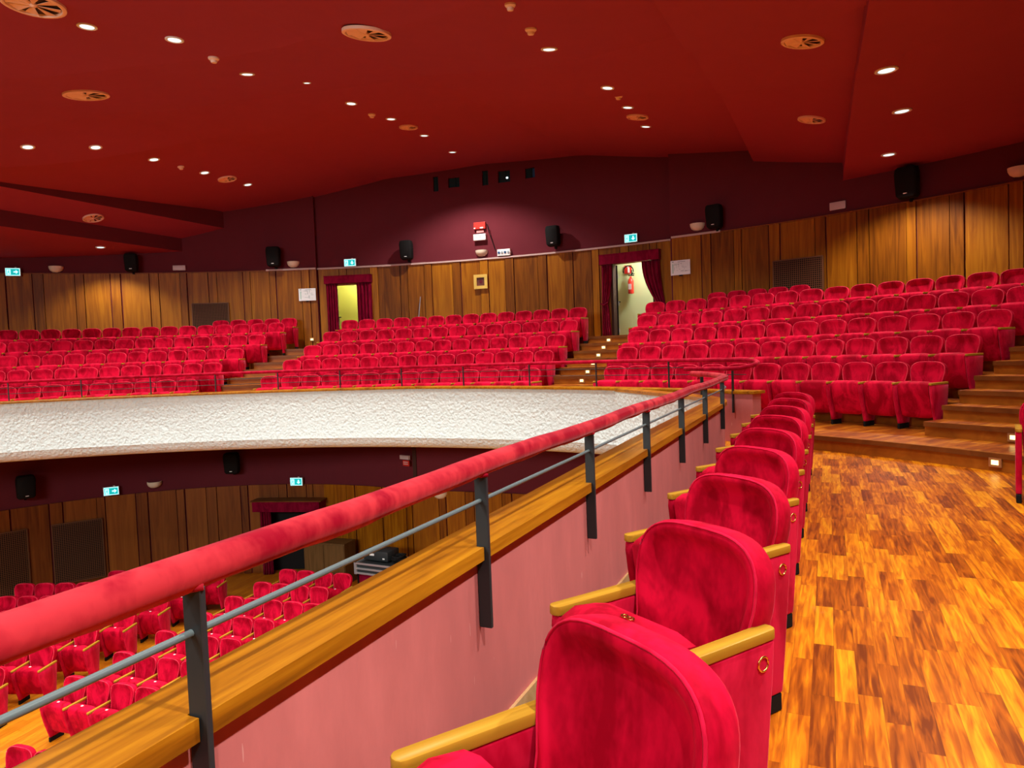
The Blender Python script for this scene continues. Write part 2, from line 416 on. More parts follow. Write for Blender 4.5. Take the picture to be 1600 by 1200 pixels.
mb = MB()      # seating tiers
tm = {'top': MT['tier'], 'in': MT['riser'], 'bot': MT['maroon']}
zprev = -.40
for k_ in range(1, 7):
    R1 = 19.4 if k_ == 6 else EDGE[k_+1]+.02
    if k_ == 1:
        mb.sector(13.19, R1, A_L, 51.3, -.40, .20, MT['riser'], mats=tm); mb.sector(EDGE[1], R1, 51.3, A_R, -.40, .20, MT['riser'], mats=tm)
    else: mb.sector(EDGE[k_], R1, A_L, A_R, -.38, ROWZ[k_], MT['riser'], mats=tm)
struct(mb.obj('floor_tiers', smooth=30))
mb = MB()      # nosings
for k_ in range(1, 7):
    a0 = 51.6 if k_ == 1 else A_L
    mb.sector(EDGE[k_]-.025, EDGE[k_]+.03, a0, A_R, ROWZ[k_]-.055, ROWZ[k_]+.004, MT['nosing'], mats={'top': MT['riser']})
struct(mb.obj('trim_1', smooth=30))
# aisle stairs
def stairs(name, bounds, noses):
    mb = MB()
    for i, (R, z) in enumerate(noses):
        a0, a1 = bounds(R)
        R1 = noses[i+1][0]+.05 if i+1 < len(noses) else R+.45
        mb.sector(R, R1, a0, a1, z-.22, z-.058, MT['riser'])
        mb.sector(R-.03, R1, a0, a1, z-.058, z+.004, MT['nosing'], mats={'top': MT['tier'], 'end': MT['nosing']})
    return struct(mb.obj(name, smooth=30))
lin = lambda R, v0, v1: v0+(v1-v0)*(R-14.5)/3.4
ZS = [.385, .57, .75, .93, 1.115, 1.30, 1.475, 1.65, 1.83]
RS = [13.75, 14.3, 14.72, 15.15, 15.57, 16.0, 16.5, 17.1, 17.75]
NS = list(zip(RS, ZS))
stairs('floor_stairs_right', lambda R: (60.35, 75), list(zip([13.72, 14.15, 14.55, 14.95, 15.45, 15.9, 16.5, 17.1, 17.75], ZS)))
stairs('floor_stairs_centre', lambda R: (lin(R, 29.6, 28.6), lin(R, 34.9, 33.0)), NS)
stairs('floor_stairs_left', lambda R: (lin(R, -3.85, .3), lin(R, 1.5, 5.1)), NS)

# front parapet (curved, white roughcast towards the hall)
PR = 12.95
mb = MB()
ang = [-34+1.5*i for i in range(60)]; ang = [a for a in ang if a < 43.0] + [43.2]
prof = lambda a: [(PR+.22, .0), (PR+.22, zl(a)-.045), (PR, zl(a)-.045), (PR, -.185), (PR-.012, -.197), (PR+.0, -.215), (PR+.012, -.28), (PR+.05, -.35), (PR+.12, -.40), (PR+.22, -.425), (PR+.55, -.425), (PR+.55, -.35)]
pm = [MT['pink'], MT['pink']] + [MT['white']]*8 + [MT['maroon'], MT['pink']]
n = 12; k = 0
for a in ang: mb.add([polar(R, a, z) for R, z in prof(a)])
for i in range(len(ang)-1):
    for j in range(n-1): mb.face((i*n+j, i*n+j+1, (i+1)*n+j+1, (i+1)*n+j), pm[j])
struct(mb.obj('wall_front', smooth=50))
mb = MB()      # stub beyond the corner, between gallery and tiers
mb.sector(PR, PR+.22, 43.2, 51.3, 0, lambda a: zl(a)-.045, MT['pink'])
struct(mb.obj('wall_stub', smooth=30))
mb = MB(); mb.sector(PR-.05, PR+.27, A_L, 51.5, lambda a: zl(a)-.045, zl, MT['ledge'])
struct(mb.obj('trim_2', smooth=30, bevel=.006))

def ledge_w(s): return max(.17, min(.262, .165+.018*s))
# gallery parapet
mb = MB()
aw = [(.035, 0.0), (.035, .752), (.25, .752), (.25, -.185), (.262, -.197), (.25, -.215), (.238, -.28), (.20, -.35), (.12, -.40), (.02, -.425), (-.3, -.425), (-.3, 0.0)]
am = [MT['pink'], MT['pink'], MT['white'], MT['white'], MT['white'], MT['white'], MT['white'], MT['white'], MT['white'], MT['maroon'], MT['maroon'], MT['pink']]
mb.sweep([p[:4] for p in PATH], aw, am, of=lambda i, o: o if o <= .05 else o*(ledge_w(PATH[i][4])-.012)/.25)
struct(mb.obj('wall_gallery', smooth=50))
POST_S = [-.95+1.275*i for i in range(9)]
POST_S = [8.63-1.272*i for i in range(7)] + [8.63-1.272*7]
# ledge with a notch at each post
mb = MB()
lp = []
ss = sorted(set([round(p[4], 3) for p in PATH]))
for p in PATH: lp.append((p[4], 0.0))
for s in POST_S:
    for dsn, o in ((-.0121, 0.0), (-.012, .034), (.012, .034), (.0121, 0.0)): lp.append((s+dsn, o))
lp.sort()
lp = [q for q in lp if not any(abs(q[0]-s) < .011 and q[1] == 0 for s in POST_S)]
k = 0
for s, o in lp:
    x, y, lx, ly = path_at(s)
    LW = ledge_w(s)
    mb.add([(x+lx*oo, y+ly*oo, z) for oo, z in ((o, .752), (o, .80), (LW, .80), (LW, .752))])
for i in range(len(lp)-1):
    for j in range(4): mb.face((4*i+j, 4*i+(j+1) % 4, 4*i+4+(j+1) % 4, 4*i+4+j), MT['ledge'])
mb.face((0, 1, 2, 3), MT['ledge']); e = 4*(len(lp)-1); mb.face((e+3, e+2, e+1, e), MT['ledge'])
o_ = mb.obj('trim_3', smooth=30)
struct(o_)
mb = MB(); mb.sweep([p[:4] for p in PATH[:100]], [(.02, 0), (.02, .085), (.034, .085), (.034, 0)], [MT['brownskirt']]*4)
struct(mb.obj('baseboard_gallery', smooth=30))

# ------------------------------------------------------------------ SETTING: upper walls with panelling
ZW = 4.26      # top of the wood panelling
def wall_r(a):
    if a < 1.9: return 19.3
    if a < 34.2: return 19.42
    return WALLR
DOORS = [(3.0, 6.35, 3.85), (28.7, 32.4, 3.90)]
mb = MB()      # maroon upper wall + backing
def wall_seg(a0, a1, z0, z1, R): mb.sector(R, R+.2, a0, a1, z0, z1, MT['maroon'], step=1.5)
wall_seg(A_L, 1.9, 1.2, 7.6, 19.3)
wall_seg(34.2, A_R+14, -.4, 7.6, WALLR)
cuts = [1.9] + [v for d in DOORS for v in d[:2]] + [34.2]
for i in range(0, len(cuts), 2): wall_seg(cuts[i], cuts[i+1], 1.2, ZW+.02, 19.42)
for d in DOORS: wall_seg(d[0], d[1], d[2], ZW+.02, 19.42)
# upper centre wall with booth openings
BOOTH = [(12.98, 13.46, 6.40, 6.84), (14.38, 15.42, 6.47, 6.76), (17.52, 18.08, 6.43, 6.86), (18.98, 20.08, 6.45, 6.79), (21.45, 22.32, 6.48, 6.77)]
xs = 1.9
for (a0, a1, z0, z1) in BOOTH:
    wall_seg(xs, a0, ZW, 7.6, 19.42)
    wall_seg(a0, a1, ZW, z0, 19.42); wall_seg(a0, a1, z1, 7.6, 19.42); xs = a1
wall_seg(xs, 34.2, ZW, 7.6, 19.42)
struct(mb.obj('wall_rear', smooth=30))
for i, (a0, a1, z0, z1) in enumerate(BOOTH):
    mb = MB(); mb.sector(19.50, 19.52, a0, a1, z0, z1, MT['glass'])
    mb.sector(19.47, 19.51, a0+(a1-a0)*.55, a0+(a1-a0)*.62, z0, z1, MT['glass'])
    if i == 3: mb.sector(19.485, 19.497, a0+.62, a0+.83, z0+.12, z0+.16, emit('booth_lamp', (.8, .95, 1), 4))
    if i == 4: mb.sector(19.485, 19.497, a0+.6, a0+.83, z0+.03, z1-.02, MT['blue'])
    struct(mb.obj('window_%d' % (i+1), smooth=0))

def panelling(name, a0, a1, z0, z1, Rf, mat, gap=MT['panel_gap'], seed=1, skip=(), top=None, flip=False):
    """vertical boards: wide board, dark slot, narrow board, each with its own tone"""
    rnd = random.Random(seed); mb = MB(); a = a0; wide = True
    while a < a1:
        R = Rf(a) if callable(Rf) else Rf
        w = (rnd.uniform(.50, .78) if wide else rnd.uniform(.17, .26))/R*180/PI; g = rnd.uniform(.012, .035)/R*180/PI
        b = min(a+w, a1); zt = z1
        rr = R - (.035 if wide else .055)
        segs = [(a, b, z0)]
        for (s0, s1, sz) in skip:
            ns = []
            for (p, q, zz) in segs:
                if q <= s0 or p >= s1: ns.append((p, q, zz)); continue
                if p < s0: ns.append((p, s0, zz))
                ns.append((max(p, s0), min(q, s1), max(zz, sz)))
                if q > s1: ns.append((s1, q, zz))
            segs = ns
        t = rnd.random()
        for (p, q, zz) in segs:
            if q-p > .02:
                t1 = min(1, max(0, t+rnd.uniform(-.1, .1)))
                if callable(Rf):
                    d_ = R-rr
                    mb.hexa([polar(Rf(p)-d_, p, zz), polar(Rf(q)-d_, q, zz), polar(Rf(q), q, zz), polar(Rf(p), p, zz), polar(Rf(p)-d_, p, zt), polar(Rf(q)-d_, q, zt), polar(Rf(q), q, zt), polar(Rf(p), p, zt)], mat, t1)
                else: mb.sector(rr, R, p, q, zz, zt, mat, step=1.2, tone=t1)
        a = b+g; wide = not wide
    return struct(mb.obj(name, smooth=30))
panelling('wall_rear_panelling_left', A_L, 1.9, 1.2, ZW, 19.3, MT['panel'], seed=3)
panelling('wall_rear_panelling_centre', 2.0, 34.1, 1.2, ZW, 19.42, MT['panel'], seed=11, skip=DOORS)
panelling('wall_rear_panelling_right', 34.25, A_R+12, -.2, ZW, WALLR, MT['panel'], seed=23)
mb = MB()      # moulding above the panelling
mb.sector(19.34, 19.42, 1.9, 12.0, ZW, ZW+.05, MT['trim']); mb.sector(19.34, 19.42, 12.0, 34.1, ZW, ZW+.045, MT['trim'])
mb.sector(WALLR-.08, WALLR, 34.25, 38.1, ZW, ZW+.05, MT['trim']); mb.sector(19.22, 19.3, -2.6, 1.9, ZW, ZW+.05, MT['trim'])
struct(mb.obj('trim_4', smooth=30))
mb = MB()
mb.sector(WALLR-.07, WALLR, 38.1, A_R+12, ZW, ZW+.025, MT['panel_low']); mb.sector(19.23, 19.3, A_L, -2.6, ZW, ZW+.025, MT['panel_low'])
struct(mb.obj('trim_5', smooth=30))
# return faces where the centre wall is set back
mb = MB(); mb.sector(19.28, 19.45, 1.75, 1.92, 1.2, 7.6, MT['maroon']); mb.sector(WALLR, 19.45, 34.1, 34.25, 1.2, 7.6, MT['maroon'])
struct(mb.obj('wall_return', smooth=0))

# corridors behind the two doors
def corridor(name, a0, a1, mat, depth, R0=19.62):
    mb = MB(); R1 = R0+depth
    mb.sector(R1, R1+.1, a0-3, a1+3, 1.83, 4.6, mat)
    mb.sector(R0, R1, a0-3.2, a0-3, 1.83, 4.6, mat); mb.sector(R0, R1, a1+3, a1+3.2, 1.83, 4.6, mat)
    mb.sector(R0-.2, R1, a0-3.2, a1+3.2, 1.75, 1.83, MT['tier']); mb.sector(R0, R1, a0-3.2, a1+3.2, 4.5, 4.6, MT['whiteplastic'])
    struct(mb.obj(name, smooth=0))
corridor('wall_corridor_right', 28.7, 32.4, MT['green_wall'], 1.3)
corridor('wall_corridor_left', 3.0, 6.35, MT['yellow_wall'], 1.3)
for nm, a0, a1, zt in (('door_1', 3.0, 6.35, 3.85), ('door_2', 28.7, 32.4, 3.90)):
    mb = MB()
    for s0, s1 in ((a0, a0+.18), (a1-.18, a1)): mb.sector(19.40, 19.66, s0, s1, 1.83, zt, MT['panel_gap'])
    mb.sector(19.40, 19.66, a0, a1, zt-.08, zt, MT['panel_low'])
    d = struct(mb.obj(nm, smooth=0))
    # leaf opened inwards, standing nearly edge-on at the left jamb
    hx, hy, _ = polar(19.68, a0+.22); th = rad(10) if nm == 'door_1' else rad(-7.5)
    mb = MB(); T = Matrix.Translation((hx, hy, 0)) @ Matrix.Rotation(th, 4, 'Z')
    mb.box((0, .42, 1.85+(zt-1.94)/2), (.045, .84, zt-1.95), MT['dark'], T)
    lf = mb.obj('door_leaf', d, smooth=0)
    mb = MB()
    for z in (2.0, 2.75, 3.5): mb.box((.03, .03, z), (.02, .05, .12), MT['alu'], T)
    mb.box((.06, .76, 2.84), (.08, .04, .03), MT['black'], T); mb.box((.05, .70, 2.84), (.03, .14, .02), MT['black'], T); mb.box((.03, .80, 2.70), (.02, .05, .22), MT['alu'], T)
    mb.obj('door_hardware', lf, smooth=0)

# ------------------------------------------------------------------ SETTING: ceiling
UA = rad(24)
def pw(x, xs, ys):
    if x <= xs[0]: return ys[0]
    for i in range(len(xs)-1):
        if x <= xs[i+1]: return ys[i]+(ys[i+1]-ys[i])*(x-xs[i])/(xs[i+1]-xs[i])
    return ys[-1]
def z_mid(x, y):
    v = x*cos(UA)-y*sin(UA); R = math.hypot(x-CX, y-CY); dv = abs(v+9.1)
    return pw(dv, [0, 3, 5.3, 7.6, 9], [7.05, 6.9, 6.45, 6.08, 5.9])+pw(R, [6, 8, 10.85, 10.95, 12.90, 13.0, 19], [-1.3, -1.22, -.72, -.64, -.57, -.49, 0])
def z_r1(x, y):
    v = x*cos(UA)-y*sin(UA); R = math.hypot(x-CX, y-CY)
    return 5.85-.24*(v+1.5)+pw(R, [7, 10.85, 10.95, 13.25, 13.35, 19], [-1.2, -.76, -.64, -.40, -.30, -.03])
def z_r2(x, y):
    R = math.hypot(x-CX, y-CY)
    return 4.98+pw(R, [7, 9.5, 12.5, 12.55, 15.5, 15.55, 19], [-.9, -.62, -.24, -.16, -.06, 0, 0])
def z_l1(x, y):
    v = x*cos(UA)-y*sin(UA); return 5.6-.28*(-16.65-v)
def z_l2(x, y):
    v = x*cos(UA)-y*sin(UA); return 4.92-.06*(-17.7-v)
def zc(x, y):
    v = x*cos(UA)-y*sin(UA)
    if v > .4: return z_r2(x, y)
    if v > -1.5: return z_r1(x, y)
    if v < -17.7: return z_l2(x, y)
    if v < -16.65: return z_l1(x, y)
    return z_mid(x, y)
def uvxy(u, v): return u*sin(UA)+v*cos(UA), u*cos(UA)-v*sin(UA)
UC, VC = CX*sin(UA)+CY*cos(UA), CX*cos(UA)-CY*sin(UA)
RINGS = sorted(set([7.5, 8.5, 11.4, 12.2, 13.7, 14.4, 15.15, 16, 16.85, 17.75, 18.65] + [2, 3.5, 5, 6, 7, 8, 9, 9.5, 10, 10.85, 10.95, 11.8, 12.5, 12.55, 12.90, 13.0, 13.25, 13.35, 14, 14.8, 15.5, 15.55, 16.4, 17.3, 18.2, 19.1, 20]))
mb = MB()      # vault of the main ceiling, folded along rings around the stalls
na = 360
for R in RINGS:
    for i in range(na):
        x, y, _ = polar(R, i*360/na); mb.add([(x, y, z_mid(x, y))])
for i in range(len(RINGS)-1):
    for j in range(na): a = i*na+j; b = i*na+(j+1) % na; mb.face((a, b, b+na, a+na), MT['ceil'])
mb.face(list(range(na)), MT['ceil'])
struct(mb.obj('ceiling', smooth=3))
def ring_strip(mb, v0, v1, zf, nv, smat, left_face):
    vs = [v0+(v1-v0)*i/nv for i in range(nv+1)]; k = len(mb.v); m = nv+1
    rows_ = [-9.0] + RINGS
    def pt(R, v):
        u = R if R < 0 else UC+math.sqrt(max(0, R*R-(v-VC)**2))
        if R > 0 and R <= abs(v-VC): u = UC
        x, y = uvxy(u, v); return x, y, zf(x, y)
    for R in rows_:
        for v in vs: mb.add([pt(R, v)])
    for i in range(len(rows_)-1):
        for j in range(nv): a = k+i*m+j; mb.face((a, a+1, a+1+m, a+m), MT['ceil'])
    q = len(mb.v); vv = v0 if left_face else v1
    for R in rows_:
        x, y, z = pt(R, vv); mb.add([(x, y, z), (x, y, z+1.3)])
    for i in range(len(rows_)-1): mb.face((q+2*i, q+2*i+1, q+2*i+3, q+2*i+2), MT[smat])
mb = MB()
ring_strip(mb, -1.5, .9, z_r1, 4, 'ceil', True); ring_strip(mb, .4, 12, z_r2, 10, 'ceil', True)
struct(mb.obj('ceiling_right', smooth=3))
mb = MB()
ring_strip(mb, -18.2, -16.65, z_l1, 3, 'maroon', False); ring_strip(mb, -27, -17.7, z_l2, 5, 'maroon', False)  # drop faces of the left steps are darker than the ceiling
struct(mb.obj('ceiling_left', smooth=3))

# ------------------------------------------------------------------ SETTING: stalls below
ZF = -4.45
def low_r(a): return 17.3-.0035*(min(a, 14)+5)**2
mb = MB()
k = mb.add([(-26, -8, ZF), (14, -8, ZF), (14, 24, ZF), (-26, 24, ZF)]); mb.face((k, k+1, k+2, k+3), MT['low_floor'])
struct(mb.obj('floor_stalls', smooth=0))
def low_wall(name, a0, a1, z0, z1, off, mat, step=1.0, th=.15):
    mb = MB(); n = int((a1-a0)/step)
    for i in range(n):
        p, q = a0+(a1-a0)*i/n, a0+(a1-a0)*(i+1)/n
        P = []
        for z in (z0, z1): P += [polar(low_r(p)-off, p, z), polar(low_r(q)-off, q, z), polar(low_r(q)-off+th, q, z), polar(low_r(p)-off+th, p, z)]
        mb.hexa(P, mat)
    return mb
ZLW = -1.95
mb = low_wall('', -34, -2.3, ZF, -.36, 0, MT['maroon']); m2 = low_wall('', -2.3, 3.9, -2.35, -.36, 0, MT['maroon']); m3 = low_wall('', 3.9, 78, ZF, -.36, 0, MT['maroon'])
for q in (m2, m3):
    k = mb.add(q.v)
    for f in q.f: mb.face([k+i for i in f], MT['maroon'])
struct(mb.obj('wall_stalls', smooth=30))
mb = MB(); mb.sector(17.45, 17.8, -3.2, 4.8, ZF, -2.2, MT['dark']);  # near-black slab painted in for the unlit space behind the doorway
struct(mb.obj('doorway_dark', smooth=0))
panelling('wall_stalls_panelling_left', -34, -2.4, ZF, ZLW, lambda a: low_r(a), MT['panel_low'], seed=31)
panelling('wall_stalls_panelling_right', 4.0, 77, ZF, ZLW, lambda a: low_r(a), MT['panel'], seed=37)
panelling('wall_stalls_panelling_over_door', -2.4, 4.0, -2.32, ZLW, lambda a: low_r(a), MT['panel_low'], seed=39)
mb = MB(); mb.sector(low_r(14)-.02, low_r(14), 14.0, 14.35, -2.0, -.4, MT['panel_gap']); struct(mb.obj('trim_6', smooth=0))

# ------------------------------------------------------------------ seats
def offset_poly(P, d):
    n = len(P); out = []
    for i in range(n):
        a = Vector(P[i-1]); b = Vector(P[i]); c = Vector(P[(i+1) % n])
        t = ((b-a).normalized()+(c-b).normalized()).normalized()
        nrm = Vector((-t.y, t.x)); out.append((b.x+nrm.x*d, b.y+nrm.y*d))
    return out
def back_outline(w0, w1, h, r, arch, n=7):
    """upholstered back seen from the front: narrow foot, full width above the arms, softly arched top"""
    P = [(-w0/2+.03, 0), (w0/2-.03, 0), (w0/2-.006, .02)]
    hb = h-r
    for f, k in ((.35, .05), (.62, .15), (.78, .6), (.92, .95)): P.append((w0/2+(w1-w0)/2*k, hb*f))
    m = 2*n+5
    for i in range(m+1):
        t = PI*i/m; c, q = cos(t), sin(t); e = 2/3.3
        P.append((w1/2*math.copysign(abs(c)**e, c), hb+r*abs(q)**(2/2.7)))
    for f, k in ((.92, .95), (.78, .6), (.62, .15), (.35, .05)): P.append((-w0/2-(w1-w0)/2*k, hb*f))
    P.append((-w0/2+.006, .02))
    return P
TILT = rad(11)
def back_xf(p):     # (x, depth y, height) in the back's own plane -> seat space
    x, y, h = p
    return (x, .075+y*cos(TILT)+h*sin(TILT), .335-y*sin(TILT)+h*cos(TILT))
def make_back(w0, w1, h, r, th, n, near):
    P = back_outline(w0, w1, h, r, .022, n)
    L = [(.03, th), (.010, th-.004), (0, th-.02), (0, .022), (.004, .010), (.012, .003), (.022, .001), (.036, .004), (.050, .018), (.068, .038), (.10, .054), (.17, .062)]
    if not near: L = [(.02, th), (0, th-.015), (0, .02), (.008, .004), (.022, .001), (.045, .005), (.075, .020), (.11, .031), (.15, .036)]
    mb = MB(); n_ = len(P)
    for ins, y in L:
        if ins <= .05: Q = offset_poly(P, ins)
        else: q = 1-(ins-.045)/.26; Q = [(x*q, h*.5+(z-h*.5)*q) for x, z in offset_poly(P, .045)]
        mb.add([back_xf((x, y, z)) for x, z in Q])
    for i in range(len(L)-1):
        for j in range(n_):
            a = i*n_+j; b = i*n_+(j+1) % n_; mb.face((a, b, b+n_, a+n_), MT['velvet'])
    mb.face(list(range(n_))[::-1], MT['velvet'])
    e = (len(L)-1)*n_; c = mb.add([back_xf((0, (.064 if near else .038), h*.5))])
    for j in range(n_): mb.face((e+j, e+(j+1) % n_, c), MT['velvet'])
    me = mb.mesh('backrest', 50)
    mp = MB(); Q = offset_poly(P, .010)
    pts = [back_xf((x, .003, z)) for x, z in Q]; i0 = 2
    pts = pts[2:]
    mp.tube(pts, .0045 if near else .0070, MT['velvet_side' if near else 'piping'], 6 if near else 4)
    return me, mp.mesh('piping', 60)
def make_cushion(w, kind):
    prof = [(-.165, .625), (-.178, .60), (-.165, .50), (-.135, .36), (-.105, .24), (-.085, .185), (-.06, .17), (.01, .19), (.035, .23), (.0, .45), (-.035, .60), (-.06, .635), (-.12, .640)]
    if kind == 'tier':     # folded seat flush with the armrests
        prof = [(-.205, .668), (-.224, .645), (-.205, .52), (-.165, .36), (-.125, .24), (-.10, .185), (-.07, .17), (.01, .19), (.035, .23), (.0, .45), (-.035, .64), (-.06, .680), (-.15, .690)]
    mb = MB(); nx = 6
    n = len(prof)
    cyc, czc = -.07, .42
    for i in range(nx+1):
        t = i/nx; x = -w/2+w*t; sq = 1.0 if 0 < i < nx else .93
        mb.add([(x*(.985 if i in (0, nx) else 1), cyc+(y-cyc)*sq, czc+(z-czc)*sq) for y, z in prof])
    for i in range(nx):
        for j in range(n):
            a = i*n+j; b = i*n+(j+1) % n; mb.face((a, b, b+n, a+n), MT['velvet'])
    mb.face(list(range(n)), MT['velvet']); mb.face([nx*n+j for j in reversed(range(n))], MT['velvet'])
    return mb.mesh('seat', 50)
def make_panel(th, near):
    f = .82 if near else 1
    # side panel profile in (y, z), tapering to the foot
    P = [(-.235, .640), (-.240, .60), (-.225, .50), (-.195, .36), (-.155, .22), (-.125, .12), (-.115, .075), (.125, .075), (.135, .12), (.165, .36), (.188, .55), (.195, .640)]
    mb = MB(); n = len(P)
    for x in (-th/2, th/2): mb.add([(x, y*f if y < 0 else y, z) for y, z in P])
    mb.face(list(range(n)), MT['velvet_side']); mb.face([n+j for j in reversed(range(n))], MT['velvet_side'])
    for j in range(n): mb.face((j, n+j, n+(j+1) % n, (j+1) % n), MT['velvet_side'])
    return mb.mesh('side_panel', 50, bevel=.010 if near else .008, bseg=3 if near else 1)
def make_foot(th):
    mb = MB(); mb.box((0, -.0, .0375), (th*.8, .25, .075), MT['black']); return mb.mesh('foot', 0, bevel=.006, bseg=1)
def make_arm(th, near):
    mb = MB()
    P = []
    L0, L1 = (-.207 if near else -.255), .205
    for i in range(7):
        t = -PI/2-PI/2*0+PI*i/6
        P.append((-th/2*sin(t)*-1, 0))
    pts = []
    for i in range(7):
        t = PI+PI*i/6; pts.append((th/2*cos(t), L0+.022+.022*sin(t)))
    for i in range(7):
        t = PI*i/6; pts.append((th/2*cos(t), L1-.022+.022*sin(t)))
    n = len(pts)
    mb.add([(x, y, .640) for x, y in pts]); mb.add([(x, y, .672) for x, y in pts])
    mb.face(list(range(n))[::-1], MT['arm_wood']); mb.face([n+j for j in range(n)], MT['arm_wood'])
    for j in range(n): mb.face((j, (j+1) % n, n+(j+1) % n, n+j), MT['arm_wood'])
    return mb.mesh('armrest', 40, bevel=.005, bseg=2 if near else 1)
def make_ring(r=.021, t=.0032):
    mb = MB(); pts = [(0, r*cos(2*PI*i/24), r*sin(2*PI*i/24)) for i in range(25)]
    mb.tube(pts, t, MT['gold'], 8, caps=False); return mb.mesh('ring_emblem', 60)
def make_plate():
    mb = MB()
    for dx in (-.013, .013):
        pts = [(dx+.013*cos(2*PI*i/16), -.115+.009*sin(2*PI*i/16), .691) for i in range(17)]
        mb.tube(pts, .003, MT['gold'], 6, caps=False)
    return mb.mesh('number_plate', 60)
def make_plate_far():
    mb = MB(); mb.box((0, -.12, .690), (.034, .03, .008), MT['whiteplastic']); return mb.mesh('number_plate', 0)

PW = .46
FAR = dict(zip(('back', 'pipe'), make_back(.402, .486, .635, .145, .085, 5, False)))
FAR.update(seat=make_cushion(.425, 'tier'), panel=make_panel(.042, False), arm=make_arm(.044, False), foot=make_foot(.042), plate=make_plate_far())
TIER = dict(FAR, seat=make_cushion(.425, 'tier'))
NEAR = dict(zip(('back', 'pipe'), make_back(.455, .515, .602, .185, .10, 9, True)))
NEAR.update(seat=make_cushion(.448, 'tier'), panel=make_panel(.046, True), arm=make_arm(.052, True), foot=make_foot(.05), ring=make_ring(), plate=make_plate())

def seat(kit, loc, theta, pitch, label, group, right_panel=False, plate=False, ring=False, name='theatre_seat'):
    t = thing(name, label, 'seat', loc, -theta, group)
    if kit is TIER: t.scale = (pitch/.505, 1, 1); pitch = .505
    b = link('backrest', kit['back'], t); link('piping', kit['pipe'], b)
    s = link('seat', kit['seat'], t)
    if plate: link('number_plate', kit['plate'], s)['label'] = 'small metal seat number plate' if kit is NEAR else 'small white seat number plate'
    for x in ([-pitch/2, pitch/2] if right_panel else [-pitch/2]):
        p = link('side_panel', kit['panel'], t, (x, 0, 0))
        link('armrest', kit['arm'], p); link('foot', kit['foot'], p)
        if ring and x > 0: link('ring_emblem', kit['ring'], p, (.0255, .135, .582))
    return t

SEATLIST = []
def block_row(R, z, a0, a1, n, namef, group, skip_first=0):
    step = (a1-a0)/n
    for i in range(n):
        a = a0+step*(i+.5); Ro = R-.165
        x, y, _ = polar(Ro, a)
        p = rad(step)*Ro
        SEATLIST.append(seat(TIER, (x, y, z), rad(a), p, namef(i), group, right_panel=(i == n-1)))
ROWN = {1: 'front row', 2: 'second row', 3: 'third row', 4: 'fourth row', 5: 'fifth row', 6: 'short back row'}
CEN = {1: (1.74, 29.39, 14), 2: (2.69, 29.09, 14), 3: (3.63, 28.82, 14), 4: (4.47, 28.67, 14), 5: (5.31, 28.35, 14)}
RGT = {1: (35.2, 59.77, 12), 2: (34.72, 59.91, 13), 3: (34.24, 60.01, 14), 4: (33.77, 60.07, 15), 5: (33.32, 60.2, 16), 6: (37.22, 44.75, 5)}
LFT = {1: (-4.13, 1.917, 9), 2: (-2.92, 1.814, 11), 3: (-1.90, 1.725, 12), 4: (-.81, 1.657, 14), 5: (.11, 1.586, 15), 6: (.37, 1.526, 5)}
for k_, (a0, a1, n) in CEN.items():
    block_row(ROWR[k_], ROWZ[k_], a0, a1, n, lambda i: 'red velvet seat, %s from the left stairs, %s, centre balcony block' % (ORD[i+1], ROWN[k_]), 'seats of the centre balcony block')
for k_, (a0, a1, n) in RGT.items():
    block_row(ROWR[k_], ROWZ[k_], a0, a1, n, lambda i: 'red velvet seat, %s from the left end, %s, right balcony block' % (ORD[i+1], ROWN[k_]), 'seats of the right balcony block')
for k_, (ar, st, n) in LFT.items():
    block_row(ROWR[k_], ROWZ[k_], ar-st*n, ar, n, lambda i: 'red velvet seat, %s from the right end, %s, left balcony block' % (ORD[n-i], ROWN[k_]), 'seats of the left balcony block')

# single seats along the gallery rail
NEARN = ['nearest large red velvet seat by the balcony rail, cropped by the bottom of the photo']
for i in range(1, 9):
    NEARN.append('red velvet seat beside the salmon parapet, %s away from the camera in its line' % ORD[i+1])
for i in range(9):
    x, y = .418+.379*(i-1), 2.156+.841*(i-1)
    seat(NEAR, (x, y, 0), rad(57.2), .53, NEARN[i], 'seats along the gallery rail', True, plate=i < 3, ring=True)
seat(NEAR, (4.73, 6.14, 0), rad(35), .53, 'red velvet seat cut by the right edge of the photo, before the low step', 'seats along the gallery rail', True)

# stalls seats
def low_seat(x, y, th, label, group, last=False):
    SEATLIST.append(seat(FAR, (x, y, ZF), th, .5, label, group, last, plate=True))
TC = rad(18.7)
rows = {-2.35: 4, 0: 4, 1: 4, 2: 4, 3: 4, 4: 5, 5: 4, 6: 4}
RN = ['nearest row', 'second row', 'third row', 'fourth row', 'fifth row', 'sixth row', 'seventh row', 'farthest row']
LOWSKIP = set()
for ri, (i, n) in enumerate(rows.items()):
    ex, ey = -7.27+.287*i, 11.27+.914*i
    if i < 0: ex, ey = -6.73, 9.19
    for j in range(n):
        if ('c', ri, j) in LOWSKIP: continue
        x = ex+.5*j*cos(TC)-.19*sin(TC); y = ey-.5*j*sin(TC)-.19*cos(TC)
        low_seat(x, y, TC, 'red velvet stalls seat, %s from the aisle, %s, right-hand lower block' % (ORD[j+1], RN[ri]), 'stalls seats right of the aisle', j == n-1)
TL = rad(4)
rowsl = {-2: 3, -1: 4, 0: 5, 1: 7, 2: 9, 3: 9, 4: 6}
for ri, (i, n) in enumerate(rowsl.items()):
    ex, ey = -8.20+.27*i, 13.53+.87*i
    for j in range(n):
        if ('l', ri, j) in LOWSKIP: continue
        x = ex-.27-.5*j*cos(TL); y = ey-.2+.5*j*sin(TL)
        low_seat(x, y, TL, 'red velvet stalls seat, %s from the aisle, %s, left-hand lower block' % (ORD[j+1], RN[ri]), 'stalls seats left of the aisle', j == 0)

